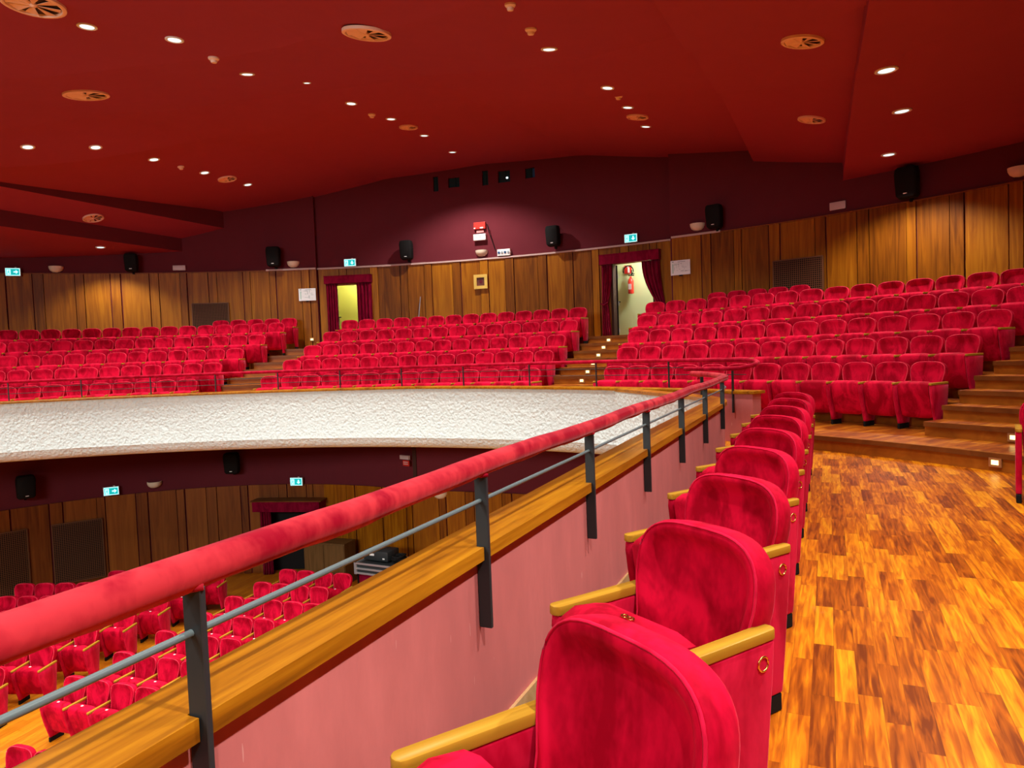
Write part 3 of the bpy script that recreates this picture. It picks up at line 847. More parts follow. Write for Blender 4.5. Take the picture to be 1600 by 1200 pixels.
# ------------------------------------------------------------------ handrails
def post(name, parent, x, y, lx, ly, z0, z1, wide=.05, thick=.015, off=.008, mat=None):
    """flat bar standing across the rail direction"""
    mb = MB(); dx, dy = ly, -lx      # along-rail direction
    P = []
    for z in (z0, z1):
        for a, b in ((-wide/2, -thick/2), (wide/2, -thick/2), (wide/2, thick/2), (-wide/2, thick/2)):
            P.append((x+lx*(a+off)+dx*b, y+ly*(a+off)+dy*b, z))
    mb.hexa(P, mat or MT['black_iron'])
    return mb.obj(name, parent, smooth=0, bevel=.002, bseg=1)
gr = thing('handrail', 'thick red velvet covered handrail on dark steel posts along the near gallery ledge', 'handrail', (0, 0, 0))
rp = []
s_end = 10.62
ns = 150
for i in range(ns+1):
    s = -2.2+(s_end+2.2)*i/ns
    x, y, lx, ly = path_at(s); rp.append((x+lx*.012, y+ly*.012, 1.092+.004*sin(s*3.1)-.022*max(0, min(1, (.9-s)/1.4))))
rnd = random.Random(5)
wr = [[1+rnd.uniform(-.05, .05) for _ in range(16)] for _ in range(ns+1)]
def rv(i, j):
    b = (wr[max(0, i-1)][j]+wr[i][j]*2+wr[min(ns, i+1)][j])/4
    return b*(1.10 if j in (11, 12, 13) and i % 7 < 3 else 1)
mb = MB(); mb.tube(rp, lambda i: .0375+.003*max(0, 1-i/60), MT['rail_velvet'], 16, rvar=rv); mb.obj('velvet_rail', gr, smooth=70)
for s in POST_S:
    x, y, lx, ly = path_at(s)
    po = post('post', gr, x, y, lx, ly, .50, 1.062)
    mb = MB(); mb.tube([(x+lx*.008+HX*.01, y+ly*.008+HY*.01, 1.064), (x+lx*.0-HX*.02, y+ly*.0-HY*.02, 1.060), (x-lx*.02-HX*.0, y-ly*.02, 1.062)], .007, MT['rail_velvet'], 8)
    mb.obj('velvet_fold', po, smooth=60)
x, y, lx, ly = path_at(10.35); post('post', gr, x, y, lx, ly, .80, 1.062)
mb = MB(); mb.tube([(path_at(-2.2+i*(11.9)/80)[0]+path_at(-2.2+i*11.9/80)[2]*.012, path_at(-2.2+i*11.9/80)[1]+path_at(-2.2+i*11.9/80)[3]*.012, .968) for i in range(81)], .0078, MT['rod'], 10)
mb.obj('rod', gr, smooth=60)

fr = thing('handrail', 'slim dark red handrail with thin rods running along the curved front parapet of the balcony', 'handrail', (0, 0, 0))
pts = [polar(13.28, a, 1.27+(0 if a < 40 else -.002*(a-40))) for a in [A_L+1.0*i for i in range(int(51-A_L))]]
ex = polar(13.08, 52.0, 1.2)
for i in range(1, 10):
    t = PI*i/10; a = 50.35+.85*sin(t); pts.append(polar(13.08+.2*cos(t), a, 1.245-.012*i))
pts += [polar(12.88, a, 1.13) for a in (50.0, 49, 48, 46.2)]
mb = MB(); mb.tube(pts, .034, MT['rail_far_shaded'], 10); mb.obj('velvet_rail', fr, smooth=70)
for zz in (1.02, 1.14):
    mb = MB(); mb.tube([polar(13.26, a, zz) for a in [A_L+1.0*i for i in range(int(51-A_L))]], .007, MT['black_iron'], 6); mb.obj('rod', fr, smooth=60)
for a in (-31, -24.7, -18.63, -12.66, -6.54, -.47, 5.66, 11.92, 18.23, 24.52, 31.09, 37.43, 43.83):
    x, y, _ = polar(13.26, a); t = rad(a)
    post('post', fr, x, y, -sin(t), -cos(t), .205, 1.25, off=0, wide=.04)
x, y, _ = polar(12.92, 49.9); t = rad(49.9)
post('post', fr, x, y, -sin(t), -cos(t), .45, 1.12, off=.0)

# ------------------------------------------------------------------ fixtures on the rear wall
def T_wall(R, a, z):     # local frame: x to the right along the wall, y out towards the hall is negative, z up
    t = rad(a); x, y, _ = polar(R-.012, a)
    if z < -.5: t -= math.atan2((low_r(a+.1)-low_r(a-.1))/rad(.2), low_r(a))     # follow the bend of the stalls wall
    return (x, y, z), -t
def wall_thing(name, label, cat, a, z, R=None, group=None):
    loc, rz = T_wall(R if R else wall_r(a)-.0, a, z)
    return thing(name, label, cat, loc, rz, group)
def exit_sign(a, z, R, arrow, label):
    t = wall_thing('exit_sign', label, 'sign', a, z, R, 'illuminated exit signs')
    mb = MB(); mb.box((0, -.03, 0), (.37, .06, .23), MT['exit_case']); mb.box((.07, -.03, .125), (.05, .04, .02), MT['whiteplastic']); mb.obj('case', t, smooth=0)
    mb = MB(); mb.box((0, -.062, 0), (.34, .004, .20), MT['exit_white']); mb.box((0, -.066, 0), (.315, .004, .175), MT['exit_green'])
    mb.obj('lit_panel', t, smooth=0)
    mb = MB()
    mb.box((-.095, -.0705, -.003), (.085, .004, .145), MT['exit_white'])
    A_ = [(-.05, 0.018), (.005, .018), (.005, .055), (.06, 0), (.005, -.055), (.005, -.018), (-.05, -.018)]
    if arrow == 'down': A_ = [(z_, -x_) for x_, z_ in A_]
    mb.prism([(x_+.07, z_) for x_, z_ in A_], -.072, -.0685, MT['exit_white'])
    mb.obj('arrow_pictogram', t, smooth=0)
    mb = MB()     # running figure in the doorway
    fig = [((-.09, .05), (-.09, .05)), ((-.095, .03), (-.1, -.01)), ((-.1, -.01), (-.075, -.03)), ((-.075, -.03), (-.08, -.06)), ((-.1, -.01), (-.12, -.04)), ((-.12, -.04), (-.13, -.045)), ((-.095, .025), (-.07, .005)), ((-.095, .025), (-.12, .0))]
    mb.box((-.088, -.074, .05), (.02, .003, .02), MT['exit_green'])
    for (p, q) in fig[1:]:
        mb.tube([(p[0], -.074, p[1]), (q[0], -.074, q[1])], .008, MT['exit_green'], 5)
    mb.obj('running_figure', t, smooth=0)
exit_sign(-23.01, 4.30, 19.22, 'right', 'lit green exit sign with right arrow at the far left above the upper panelling')
exit_sign(5.05, 4.42, 19.35, 'down', 'lit green exit sign with down arrow above the left upper doorway')
exit_sign(30.64, 4.44, 19.35, 'down', 'lit green exit sign with down arrow above the right upper doorway')
exit_sign(-14.9, -1.80, low_r(-14.9)-.06, 'right', 'lit green exit sign with right arrow on the lower stalls wall')
exit_sign(1.4, -1.86, low_r(1.4)-.07, 'down', 'lit green exit sign with down arrow over the lower stalls doorway')

def bowl_light(a, z, R, label, r=.19):
    mb = MB(); prof = [(r*.86, 0), (r, .0), (r*.97, -.06), (r*.82, -.12), (r*.5, -.165), (0.001, -.18)]
    mb.lathe(prof, MT['bowl'], seg=14, a0=PI, a1=2*PI)
    mb.lathe([(r*.86, 0), (r*.8, -.05), (0.001, -.10)], MT['bowl'], seg=14, a0=PI, a1=2*PI)
    o = mb.obj('wall_uplighter', None, smooth=40); loc, rz = T_wall(R, a, z+.08); o.location = loc; o.rotation_euler = (0, 0, rz)
    tag(o, label, 'wall light', 'half bowl wall lights')
bowl_light(-19.93, 4.40, 19.3, 'pale half-bowl wall light at the far left of the upper wall')
bowl_light(-.13, 4.44, 19.3, 'pale half-bowl wall light right of a speaker, beside the left wall corner')
bowl_light(36.3, 4.47, WALLR, 'pale half-bowl wall light just left of the speaker on the right wall')
bowl_light(56.45, 4.45, WALLR, 'pale half-bowl wall light at the right edge of the photo')
bowl_light(17.25, 4.46, 19.42, 'lit half-bowl wall light under the white box on the centre wall')
bowl_light(-11.5, -1.75, low_r(-11.5), 'pale half-bowl wall light on the dark lower stalls wall')
bowl_light(16.6, -2.05, low_r(16.6), 'half-bowl wall light of the stalls peeping out below the near rail')

def speaker(a, z, R, label, s=1.0):
    t = wall_thing('loudspeaker', label, 'speaker', a, z, R, 'black wall loudspeakers')
    mb = MB(); P = []
    w, h = .42*s, .60*s
    outl = [(-.36, -.5), (.36, -.5), (.46, -.42), (.5, .30), (.44, .46), (.34, .5), (-.34, .5), (-.44, .46), (-.5, .30), (-.46, -.42)]
    n = len(outl)
    for y, k_ in ((-.40, .80), (-.38, .92), (-.34, .97), (-.2, 1.0), (-.10, .8)):
        mb.add([(x*w*k_, y-(.05*(zz)), zz*h*k_) for x, zz in outl])
    for i in range(4):
        for j in range(n): mb.face((i*n+j, i*n+(j+1) % n, (i+1)*n+(j+1) % n, (i+1)*n+j), MT['black'])
    mb.face(list(range(n)), MT['black']); mb.face([4*n+j for j in range(n)][::-1], MT['black'])
    mb.obj('cabinet', t, smooth=40)
    mb = MB(); mb.box((0, -.06, -.05), (.08, .12, .2), MT['black']); mb.box((0, -.06, -.30*s), (.05, .1, .1), MT['black']); mb.obj('wall_bracket', t, smooth=0)
    mb = MB(); mb.box((0, -.40+.05*.36, -.36*h), (.07, .012, .018), MT['whiteplastic']); mb.obj('badge', t, smooth=0)['label'] = 'tiny pale badge'
speaker(-13.9, 4.56, 19.3, 'black loudspeaker on the left wall between lamp bowl and white plate', .88)
speaker(-1.69, 4.66, 19.3, 'black loudspeaker left of the left wall corner, beside a lamp bowl')
speaker(10.5, 4.68, 19.42, 'black loudspeaker on the centre wall right of the left doorway', .95)
speaker(24.05, 4.72, 19.42, 'black loudspeaker on the centre wall left of the right doorway', .95)
speaker(37.92, 4.62, WALLR, 'black loudspeaker on the right wall next to a lamp bowl', .95)
speaker(50.87, 4.62, WALLR, 'large black loudspeaker high on the right wall near the photo edge', 1.05)
speaker(-21.2, -1.40, low_r(-21.2)-.03, 'black loudspeaker on the stalls wall at the left photo edge', 1.0)
speaker(-4.5, -1.27, low_r(-4.5), 'black loudspeaker on the stalls wall left of the lower doorway', 1.0)

def plate_box(name, label, cat, a, z, R, w, h, d, mat, bev=.008):
    mb = MB(); mb.box((0, -d/2, 0), (w, d, h), mat); o = mb.obj(name, None, smooth=30, bevel=bev)
    loc, rz = T_wall(R, a, z); o.location = loc; o.rotation_euler = (0, 0, rz)
    return tag(o, label, cat)
e1 = plate_box('emergency_light', 'pale rectangular emergency light plate on the left upper wall', 'emergency light', -10.15, 4.42, 19.3, .36, .15, .05, MT['pinkplastic'])
e2 = plate_box('emergency_light', 'pale rectangular emergency light plate on the right upper wall', 'emergency light', 46.34, 4.45, WALLR, .34, .17, .05, MT['pinkplastic'])
t = wall_thing('fire_alarm_sounder', 'red fire alarm box with small text strip above the white box, centre wall', 'fire alarm', 17.2, 5.24, 19.42)
mb = MB(); mb.prism([(-.18, -.08), (.18, -.08), (.18, .12), (-.18, .12)], -.09, 0, MT['redpaint']); mb.obj('housing', t, smooth=0, bevel=.01)
mb = MB(); mb.box((.07, -.095, -.05), (.10, .01, .035), MT['whiteplastic']); mb.box((-.15, -.095, -.05), (.04, .01, .035), MT['whiteplastic']); mb.obj('white_strip', t, smooth=0)
mb = MB(); mb.box((0, -.02, -.145), (.22, .03, .06), plain('pink_strip', (.8, .25, .25), .5)); mb.obj('text_strip', t, smooth=0)
t = wall_thing('control_box', 'white control box between red alarm and lamp bowl, centre wall', 'control box', 17.2, 4.92, 19.42)
mb = MB(); mb.box((0, -.06, 0), (.38, .12, .18), MT['whiteplastic']); mb.obj('housing', t, smooth=0, bevel=.01)
mb = MB()
for i in range(2): mb.box((-.04, -.123, .03-.035*i), (.2-.03*i, .004, .012), MT['ink'])
mb.obj('printed_lines', t, smooth=0)
mb = MB(); mb.tube([(-.03, -.02, .36), (-.01, -.14, .34), (.02, -.16, .31), (.06, -.13, .10), (.2, -.02, -.42)], .012, MT['black'], 8)
o = mb.obj('hanging_cable', None, smooth=50); loc, rz = T_wall(19.42, 17.95, 4.92); o.location = loc; o.rotation_euler = (0, 0, rz)
tag(o, 'thin black cable hanging on the wall right of the red alarm', 'cable')
t = wall_thing('power_socket_block', 'white block with blue power sockets above the panelling, centre wall', 'power socket', 19.35, 4.42, 19.42)
mb = MB(); mb.box((0, -.05, 0), (.40, .10, .19), MT['whiteplastic']); mb.obj('housing', t, smooth=0, bevel=.008)
for i, m_ in enumerate((MT['blue'], MT['ink'], MT['blue'], MT['ink'])):
    mb = MB(); T = Matrix.Translation((-.145+.097*i, -.10, 0)) @ Matrix.Rotation(PI/2, 4, 'X'); mb.lathe([(.035, 0), (.035, .02), (.001, .025)], m_, T, 12); mb.obj('socket', t, smooth=40)

def floor_plan(a, z, R, label, seed):
    t = wall_thing('floor_plan_notice', label, 'notice', a, z, R, 'evacuation plan notices')
    mb = MB(); mb.box((0, -.012, 0), (.52, .02, .37), MT['paper']); mb.obj('sheet', t, smooth=0)
    r = random.Random(seed); mb = MB()
    for i in range(26):
        w, h = (r.uniform(.02, .13), .006) if r.random() < .5 else (.006, r.uniform(.02, .10))
        mb.box((r.uniform(-.18, .18), -.0235, r.uniform(-.12, .12)), (w, .002, h), MT['ink'] if i % 3 else MT['ink2'])
    mb.box((-.20, -.0235, .15), (.05, .002, .02), MT['ink']); mb.box((.03, -.0235, .145), (.2, .002, .012), MT['ink'])
    mb.box((-.2, -.0235, -.02), (.03, .002, .24), MT['ink2'])
    mb.obj('printed_drawing', t, smooth=0)
    mb = MB(); mb.box((.0, -.01, -.20), (.09, .016, .03), MT['black']); mb.obj('clip', t, smooth=0)
floor_plan(1.05, 3.50, 19.235, 'white evacuation plan sheet on the panelling left of the left doorway', 3)
floor_plan(34.95, 3.50, WALLR-.06, 'white evacuation plan sheet on the panelling right of the right doorway', 9)

t = wall_thing('framed_picture', 'small gilt square framed picture on the centre panelling', 'picture', 17.14, 3.62, 19.36)
mb = MB()
for x, z, w, h in ((0, .165, .42, .09), (0, -.165, .42, .09), (-.165, 0, .09, .24), (.165, 0, .09, .24)): mb.box((x, -.03, z), (w, .06, h), MT['giltframe'])
mb.obj('frame', t, smooth=0)
mb = MB(); mb.box((0, -.012, 0), (.25, .02, .25), MT['icon']); mb.lathe([(.001, 0), (.05, .0), (.05, .004)], MT['maroon'], Matrix.Translation((0, -.024, .0)) @ Matrix.Rotation(PI/2, 4, 'X'), 12); mb.obj('painting', t, smooth=0)
mb = MB(); mb.tube([(0, -.42, 0), (.06, -.06, 1.45)], .014, MT['pole'], 8); o = mb.obj('metal_pole', None); loc, rz = T_wall(19.36, 11.3, 1.83); o.location = loc; o.rotation_euler = (0, 0, rz)
tag(o, 'thin grey metal pole leaning on the panelling behind the back row', 'pole')

def grille(a, z, R, w, h, label, mat=None, pitch=.045):
    t = wall_thing('air_grille', label, 'grille', a, z, R, 'square mesh air grilles')
    mb = MB()
    for x, zz, ww, hh in ((0, h/2, w, .03), (0, -h/2, w, .03), (-w/2, 0, .03, h), (w/2, 0, .03, h)): mb.box((x, -.03, zz), (ww, .04, hh), MT['grille'])
    mb.obj('frame', t, smooth=0)
    mb = MB(); mb.box((0, -.012, 0), (w-.03, .004, h-.03), MT['dark'])
    nx = int(w/pitch); nz = int(h/pitch)
    for i in range(1, nx): mb.box((-w/2+w*i/nx, -.03, 0), (.013, .012, h-.03), MT['grille'])
    for i in range(1, nz): mb.box((0, -.036, -h/2+h*i/nz), (w-.03, .012, .013), MT['grille'])
    mb.obj('lattice', t, smooth=0)
grille(-7.64, 2.97, 19.24, 1.05, .72, 'dark square mesh grille in the left panelling behind the seats')
grille(43.67, 3.02, WALLR-.06, 1.12, .75, 'dark square mesh grille in the right panelling behind the seats')
grille(-17.6, -3.28, low_r(-17.6)-.065, 1.12, 1.55, 'tall dark mesh grille on the stalls wall, right-hand of two')
grille(-23.4, -3.3, low_r(-23.4)-.065, 1.35, 1.6, 'tall dark mesh grille on the stalls wall at the left photo edge')

# curtains and valances at the upper doors
def curtain(a_top0, a_top1, a_tie0, a_tie1, a_bot0, a_bot1, z_top, z_tie, z_bot, R, label, tie=True, group='door curtains'):
    t0 = thing('door_curtain', label, 'curtain', polar(R, (a_bot0+a_bot1)/2, z_bot), 0, group)
    mb = MB(); nx, nz = 36, 16
    ox, oy, oz = t0.location
    zs = [z_top+(z_tie-z_top)*i/8 for i in range(8)] + [z_tie+(z_bot-z_tie)*i/8 for i in range(9)]
    for i, z in enumerate(zs):
        if i <= 8: f = i/8; f = f*f; e0 = a_top0+(a_tie0-a_top0)*f; e1 = a_top1+(a_tie1-a_top1)*f
        else: f = (i-8)/8; f = f**.7; e0 = a_tie0+(a_bot0-a_tie0)*f; e1 = a_tie1+(a_bot1-a_tie1)*f
        for j in range(nx+1):
            u = j/nx; a = e0+(e1-e0)*u; d = .035*sin(u*PI*9)+.012*sin(u*PI*23+z)
            x, y, _ = polar(R-.04+d, a); mb.add([(x-ox, y-oy, z-oz)])
    n = nx+1
    for i in range(len(zs)-1):
        for j in range(nx): a = i*n+j; mb.face((a, a+1, a+1+n, a+n), MT['curtain'])
    o = mb.obj('drape', t0, smooth=80)
    md = o.modifiers.new('thickness', 'SOLIDIFY'); md.thickness = .012
    if tie:
        mb = MB(); c = [polar(R-.10, a_tie0-.05, z_tie), polar(R-.12, (a_tie0+a_tie1)/2, z_tie-.05), polar(R-.10, a_tie1+.05, z_tie+.02)]
        mb.tube([(x-ox, y-oy, z-oz) for x, y, z in c], .02, MT['curtain'], 8); mb.obj('tie_back', t0)
def valance(a0, a1, z0, z1, R, label):
    mb = MB(); mb.sector(R-.16, R-.13, a0, a1, z0, z1, MT['curtain'], step=.5)
    mb.sector(R-.16, R-.0, a0, a0+.1, z0, z1, MT['curtain']); mb.sector(R-.16, R-.0, a1-.1, a1, z0, z1, MT['curtain'])
    mb.sector(R-.17, R-.0, a0-.03, a1+.03, z1, z1+.02, MT['curtain'], step=.5)
    tag(mb.obj('door_valance', None, smooth=0), label, 'valance', 'velvet valances over the doors')
valance(2.62, 6.98, 3.80, 4.02, 19.36, 'dark red velvet valance board over the left upper doorway')
valance(27.95, 33.0, 3.80, 4.05, 19.36, 'dark red velvet valance board over the right upper doorway')
curtain(2.72, 3.75, 2.72, 3.75, 2.72, 3.75, 3.795, 2.8, 1.85, 19.34, 'dark red curtain hanging straight at the left side of the left doorway', False)
curtain(5.55, 6.95, 5.55, 6.95, 5.55, 6.95, 3.795, 2.8, 1.85, 19.34, 'dark red curtain hanging straight at the right side of the left doorway', False)
curtain(28.05, 28.95, 28.0, 28.5, 27.95, 28.75, 3.795, 2.75, 1.85, 19.34, 'dark red curtain tied in at its middle, left side of the right doorway')
curtain(31.45, 32.95, 32.7, 33.35, 32.6, 33.4, 3.795, 2.62, 1.85, 19.34, 'dark red curtain swept aside to the right of the right doorway')

# fire extinguisher in the right corridor
EXR = 20.9
t = wall_thing('fire_extinguisher', 'red fire extinguisher with black hose on the pale green corridor wall', 'fire extinguisher', 28.98, 3.08, EXR)
mb = MB(); mb.lathe([(.001, 0), (.075, .0), (.085, .03), (.085, .36), (.06, .43), (.03, .46), (.03, .50), (.001, .50)], MT['redpaint'], Matrix.Translation((0, -.12, 0)), 18); mb.obj('cylinder', t, smooth=40)
mb = MB(); mb.box((0, -.207, .2), (.09, .012, .16), MT['pinkplastic']); mb.obj('paper_label', t, smooth=0)
mb = MB(); mb.box((.02, -.12, .53), (.16, .04, .03), MT['black']); mb.box((.05, -.12, .57), (.14, .03, .015), MT['black']); mb.obj('valve_lever', t, smooth=0)
mb = MB(); mb.tube([(-.02+.17*cos(PI*.0-PI*1.5*i/16+.3)-.1, -.12, .68+.17*sin(-PI*1.5*i/16+.3+PI*.9)) for i in range(1)] + [(-.06+.15*cos(-.9+4.4*i/18), -.13, .66+.15*sin(-.9+4.4*i/18)) for i in range(19)], .016, MT['black'], 8); mb.obj('hose', t, smooth=60)
t = wall_thing('extinguisher_sign', 'small red and white sign above the fire extinguisher', 'sign', 28.68, 3.80, EXR+.0)
mb = MB(); mb.box((0, -.008, 0), (.22, .012, .24), MT['redpaint']); mb.obj('plate', t, smooth=0)
mb = MB(); mb.box((.02, -.016, -.02), (.06, .004, .15), MT['whiteplastic']); mb.box((-.0, -.016, .08), (.05, .004, .03), MT['whiteplastic']); mb.obj('extinguisher_symbol', t, smooth=0)

# ------------------------------------------------------------------ stalls: doorway valance, cabinet, cases
a_m = .9
t = wall_thing('door_canopy', 'dark red canopy board over the lower stalls doorway', 'valance', a_m, -2.5, low_r(a_m))
mb = MB(); mb.box((0, -.28, .02), (1.95, .50, .28), MT['curtain']); mb.obj('fascia', t, smooth=0)
mb = MB(); mb.box((0, -.28, .17), (2.05, .54, .03), MT['nosing']); mb.obj('top_board', t, smooth=0)
for dx, lab in ((-.78, 'dark red curtain at the left side of the lower stalls doorway'), (.8, 'dark red curtain at the right side of the lower stalls doorway')):
    aa = a_m+dx/17.2*180/PI
    curtain(aa-.5, aa+.5, aa-.5, aa+.5, aa-.5, aa+.5, -2.62, -3.5, ZF+.01, low_r(aa)-.18, lab, False, 'stalls door curtains')
t = wall_thing('wooden_cabinet', 'dark wooden two door cabinet right of the lower stalls doorway', 'cabinet', 5.35, ZF, low_r(5.35)-.30)
mb = MB(); mb.box((0, -.3, .55), (1.25, .55, 1.1), MT['cab']); mb.obj('body', t, smooth=0, bevel=.008)
for x in (-.31, .31):
    mb = MB(); mb.box((x, -.585, .55), (.60, .02, 1.02), MT['cab']); mb.obj('door', t, smooth=0, bevel=.004)
t = thing('flight_case', 'flight case with silver aluminium edges on a dark red skirted base by the stalls wall', 'case', (-3.22, 16.85, ZF), rad(-26))
mb = MB(); mb.box((0, 0, .93), (1.12, .78, .20), MT['case']); mb.obj('body', t, smooth=0)
mb = MB()
for z in (.82, .93, 1.05):
    mb.box((0, -.40, z), (1.19, .03, .04), MT['alu']); mb.box((0, .40, z), (1.19, .03, .04), MT['alu'])
    for x in (-.58, .58): mb.box((x, 0, z), (.03, .78, .04), MT['alu'])
for x in (-.57, .57):
    for y in (-.39, .39): mb.box((x, y, .93), (.07, .07, .28), MT['alu'])
mb.obj('aluminium_edges', t, smooth=0)
mb = MB(); mb.box((0, 0, .40), (1.08, .70, .80), MT['curtain']); mb.obj('covered_base', t, smooth=0)
mb = MB()
for x in (-.54, .54): mb.box((x, -.36, .4), (.03, .03, .8), MT['black'])
mb.obj('base_corner', t, smooth=0)
TC_ = Matrix.Translation((-3.22, 16.85, ZF)) @ Matrix.Rotation(rad(-26), 4, 'Z')
t = thing('equipment_case', 'black soft equipment case with white tag lying on the silver edged flight case', 'case', tuple(TC_ @ Vector((-.16, .08, 1.071))), rad(-26))
mb = MB(); mb.box((0, 0, .12), (.72, .48, .24), MT['case']); mb.obj('body', t, smooth=30, bevel=.03)
mb = MB(); mb.box((-.10, -.243, .15), (.13, .006, .05), MT['whiteplastic']); mb.box((.24, -.243, .07), (.06, .006, .03), MT['whiteplastic']); mb.obj('tag', t, smooth=0)
mb = MB()
r = random.Random(4)
for i in range(14):
    rr = r.uniform(.07, .14); z = .02+.009*i; c = (r.uniform(-.03, .03), r.uniform(-.06, .06))
    mb.tube([(c[0]+rr*cos(2*PI*j/14+i), c[1]+1.3*rr*sin(2*PI*j/14+i), z+.01*sin(j)) for j in range(15)], .015, MT['black'], 6)
o = mb.obj('cable_coil', None); o.location = TC_ @ Vector((.39, .02, 1.071)); o.rotation_euler = (0, 0, rad(-26))
tag(o, 'heap of coiled black cable on the right end of the flight case', 'cable')
t = wall_thing('alarm_plate', 'dim red and white alarm plate on the dark stalls wall under the balcony', 'sign', 13.4, -1.15, low_r(13.4)-.12)
mb = MB(); mb.box((0, -.03, .07), (.32, .06, .10), MT['pinkplastic']); mb.box((.04, -.03, -.08), (.22, .03, .14), MT['redpaint']); mb.obj('plate', t, smooth=0)
mb = MB(); mb.box((.04, -.05, -.05), (.16, .012, .02), MT['pinkplastic']); mb.box((.04, -.05, -.10), (.16, .012, .02), MT['pinkplastic']); mb.obj('text_lines', t, smooth=0)

# ------------------------------------------------------------------ step lights
def step_light(R, a, z, label):
    t = wall_thing('step_light', label, 'step light', a, z, R, 'lit step lights in the stair risers')
    mb = MB(); mb.box((0, -.008, 0), (.135, .016, .10), MT['bronze']); mb.obj('frame', t, smooth=0)
    mb = MB(); mb.box((0, -.018, 0), (.075, .004, .05), MT['steplight']); mb.obj('lit_lens', t, smooth=0)
step_light(12.87, 66.2, .10, 'square step light in the front riser at the lower right')
step_light(13.72, 64.9, .275, 'square step light on the second riser at the right photo edge')
for nm, (R, a, z) in zip(('lowest', 'second lowest', 'third from below', 'third from above', 'second highest', 'topmost'), ((15.15, 31.98, .835), (15.57, 31.78, 1.012), (16.0, 31.55, 1.185), (16.5, 31.25, 1.365), (17.1, 30.82, 1.543), (17.75, 30.38, 1.722))):
    step_light(R+.008, a, z, 'small lit step light, %s on the stairs below the right doorway' % nm)
step_light(19.25, 1.25, 2.13, 'tiny lit light low on the panelling beside the short back row, left block')

# ------------------------------------------------------------------ ceiling fixtures
from mathutils.bvhtree import BVHTree
_v, _p = [], []
for _n in ('ceiling', 'ceiling_right', 'ceiling_left'):
    _m = bpy.data.objects[_n].data; _b = len(_v)
    _v += [v.co.copy() for v in _m.vertices]; _p += [tuple(_b+i for i in p.vertices) for p in _m.polygons]
CEIL = BVHTree.FromPolygons(_v, _p)
def zc(x, y):
    h = CEIL.ray_cast(Vector((x, y, 2.0)), Vector((0, 0, 1)))[0]
    return h.z-.004
def surf_normal(x, y):
    e = .05; return Vector((-(zc(x+e, y)-zc(x-e, y))/(2*e), -(zc(x, y+e)-zc(x, y-e))/(2*e), 1)).normalized()
SPOT_W = 520
def spot(x, y, z, w, size=rad(108), blend=.5, col=(1, .965, .90), aim=None):
    L = bpy.data.lights.new('spot_beam', 'SPOT'); L.energy = w; L.spot_size = size; L.spot_blend = blend; L.color = col; L.shadow_soft_size = .06
    o = bpy.data.objects.new('spot_beam', L); COL.objects.link(o); o.location = (x, y, z)
    if aim: o.rotation_euler = Vector(aim).to_track_quat('-Z', 'Y').to_euler()
    return o
def make_downlight_meshes():
    mb = MB(); mb.lathe([(.095, .01), (.125, .012), (.125, -.008), (.105, -.014), (.088, -.006), (.085, .02)], MT['ring_white'], seg=24); a = mb.mesh('trim_ring', 40)
    mb = MB(); mb.lathe([(.001, -.009), (.06, -.0085), (.089, -.006)], MT['lamp'], seg=24); return a, mb.mesh('lamp_lens', 40)
RING, LENS = make_downlight_meshes()
def downlight(x, y, label, w, s=1.0, off=False, col=None, size=rad(108)):
    z = zc(x, y); n = surf_normal(x, y)
    t = thing('ceiling_downlight', label, 'ceiling light', (x, y, z), 0, 'recessed ceiling downlights')
    t.rotation_euler = n.to_track_quat('Z', 'Y').to_euler(); t.scale = (s, s, s)
    link('trim_ring', RING, t); link('lamp_lens', LENS, t)
    if w:
        o = spot(x, y, z-.03, w, size=size); o.parent = t; o.matrix_parent_inverse = Matrix()
        o.location = (0, 0, -.03); q = t.rotation_euler.to_quaternion().inverted(); o.rotation_euler = q.to_euler()
MID = [(-5.10, 8.96), (-4.22, 9.39), (-3.92, 11.16), (-3.24, 12.04), (-2.89, 13.83), (-2.36, 15.27), (-1.86, 17.01), (-1.36, 19.195-.6)]
LEF = [(-9.31, 14.06), (-8.34, 14.69), (-7.87, 16.14), (-7.40, 17.71), (-6.95, 19.38)]
RIG = [(.66, 9.59), (1.74, 11.75), (2.33, 13.29), (2.99, 14.97)]
FRR = [(4.80, 8.95), (6.0, 10.77), (7.29, 13.55)]
MID[-1] = (-1.36, 19.19)
for i, (x, y) in enumerate(MID): downlight(x, y, 'round recessed downlight, %s from the camera in the long middle ceiling line' % ORD[i+1], SPOT_W*(1.7 if i == 7 else 1), .55 if i == 3 else .92, size=rad(132 if i == 7 else 108))
for i, (x, y) in enumerate(LEF): downlight(x, y, 'round recessed downlight, %s from the left in the left ceiling line' % ORD[i+1], SPOT_W, 1.0)
for i, (x, y) in enumerate(RIG): downlight(x, y, 'round recessed downlight, %s from the camera in the line right of the ceiling centre' % ORD[i+1], SPOT_W, .9)
for i, (x, y) in enumerate(FRR): downlight(x, y, 'round recessed downlight, %s from the camera on the right lowered ceiling' % ORD[i+1], SPOT_W*(1.1 if i == 2 else .42), 1.08, size=rad(126 if i == 2 else 112))
downlight(-11.36, 19.94, 'round recessed downlight alone on the lowest left ceiling step', SPOT_W*.65, 1.05, size=rad(122))

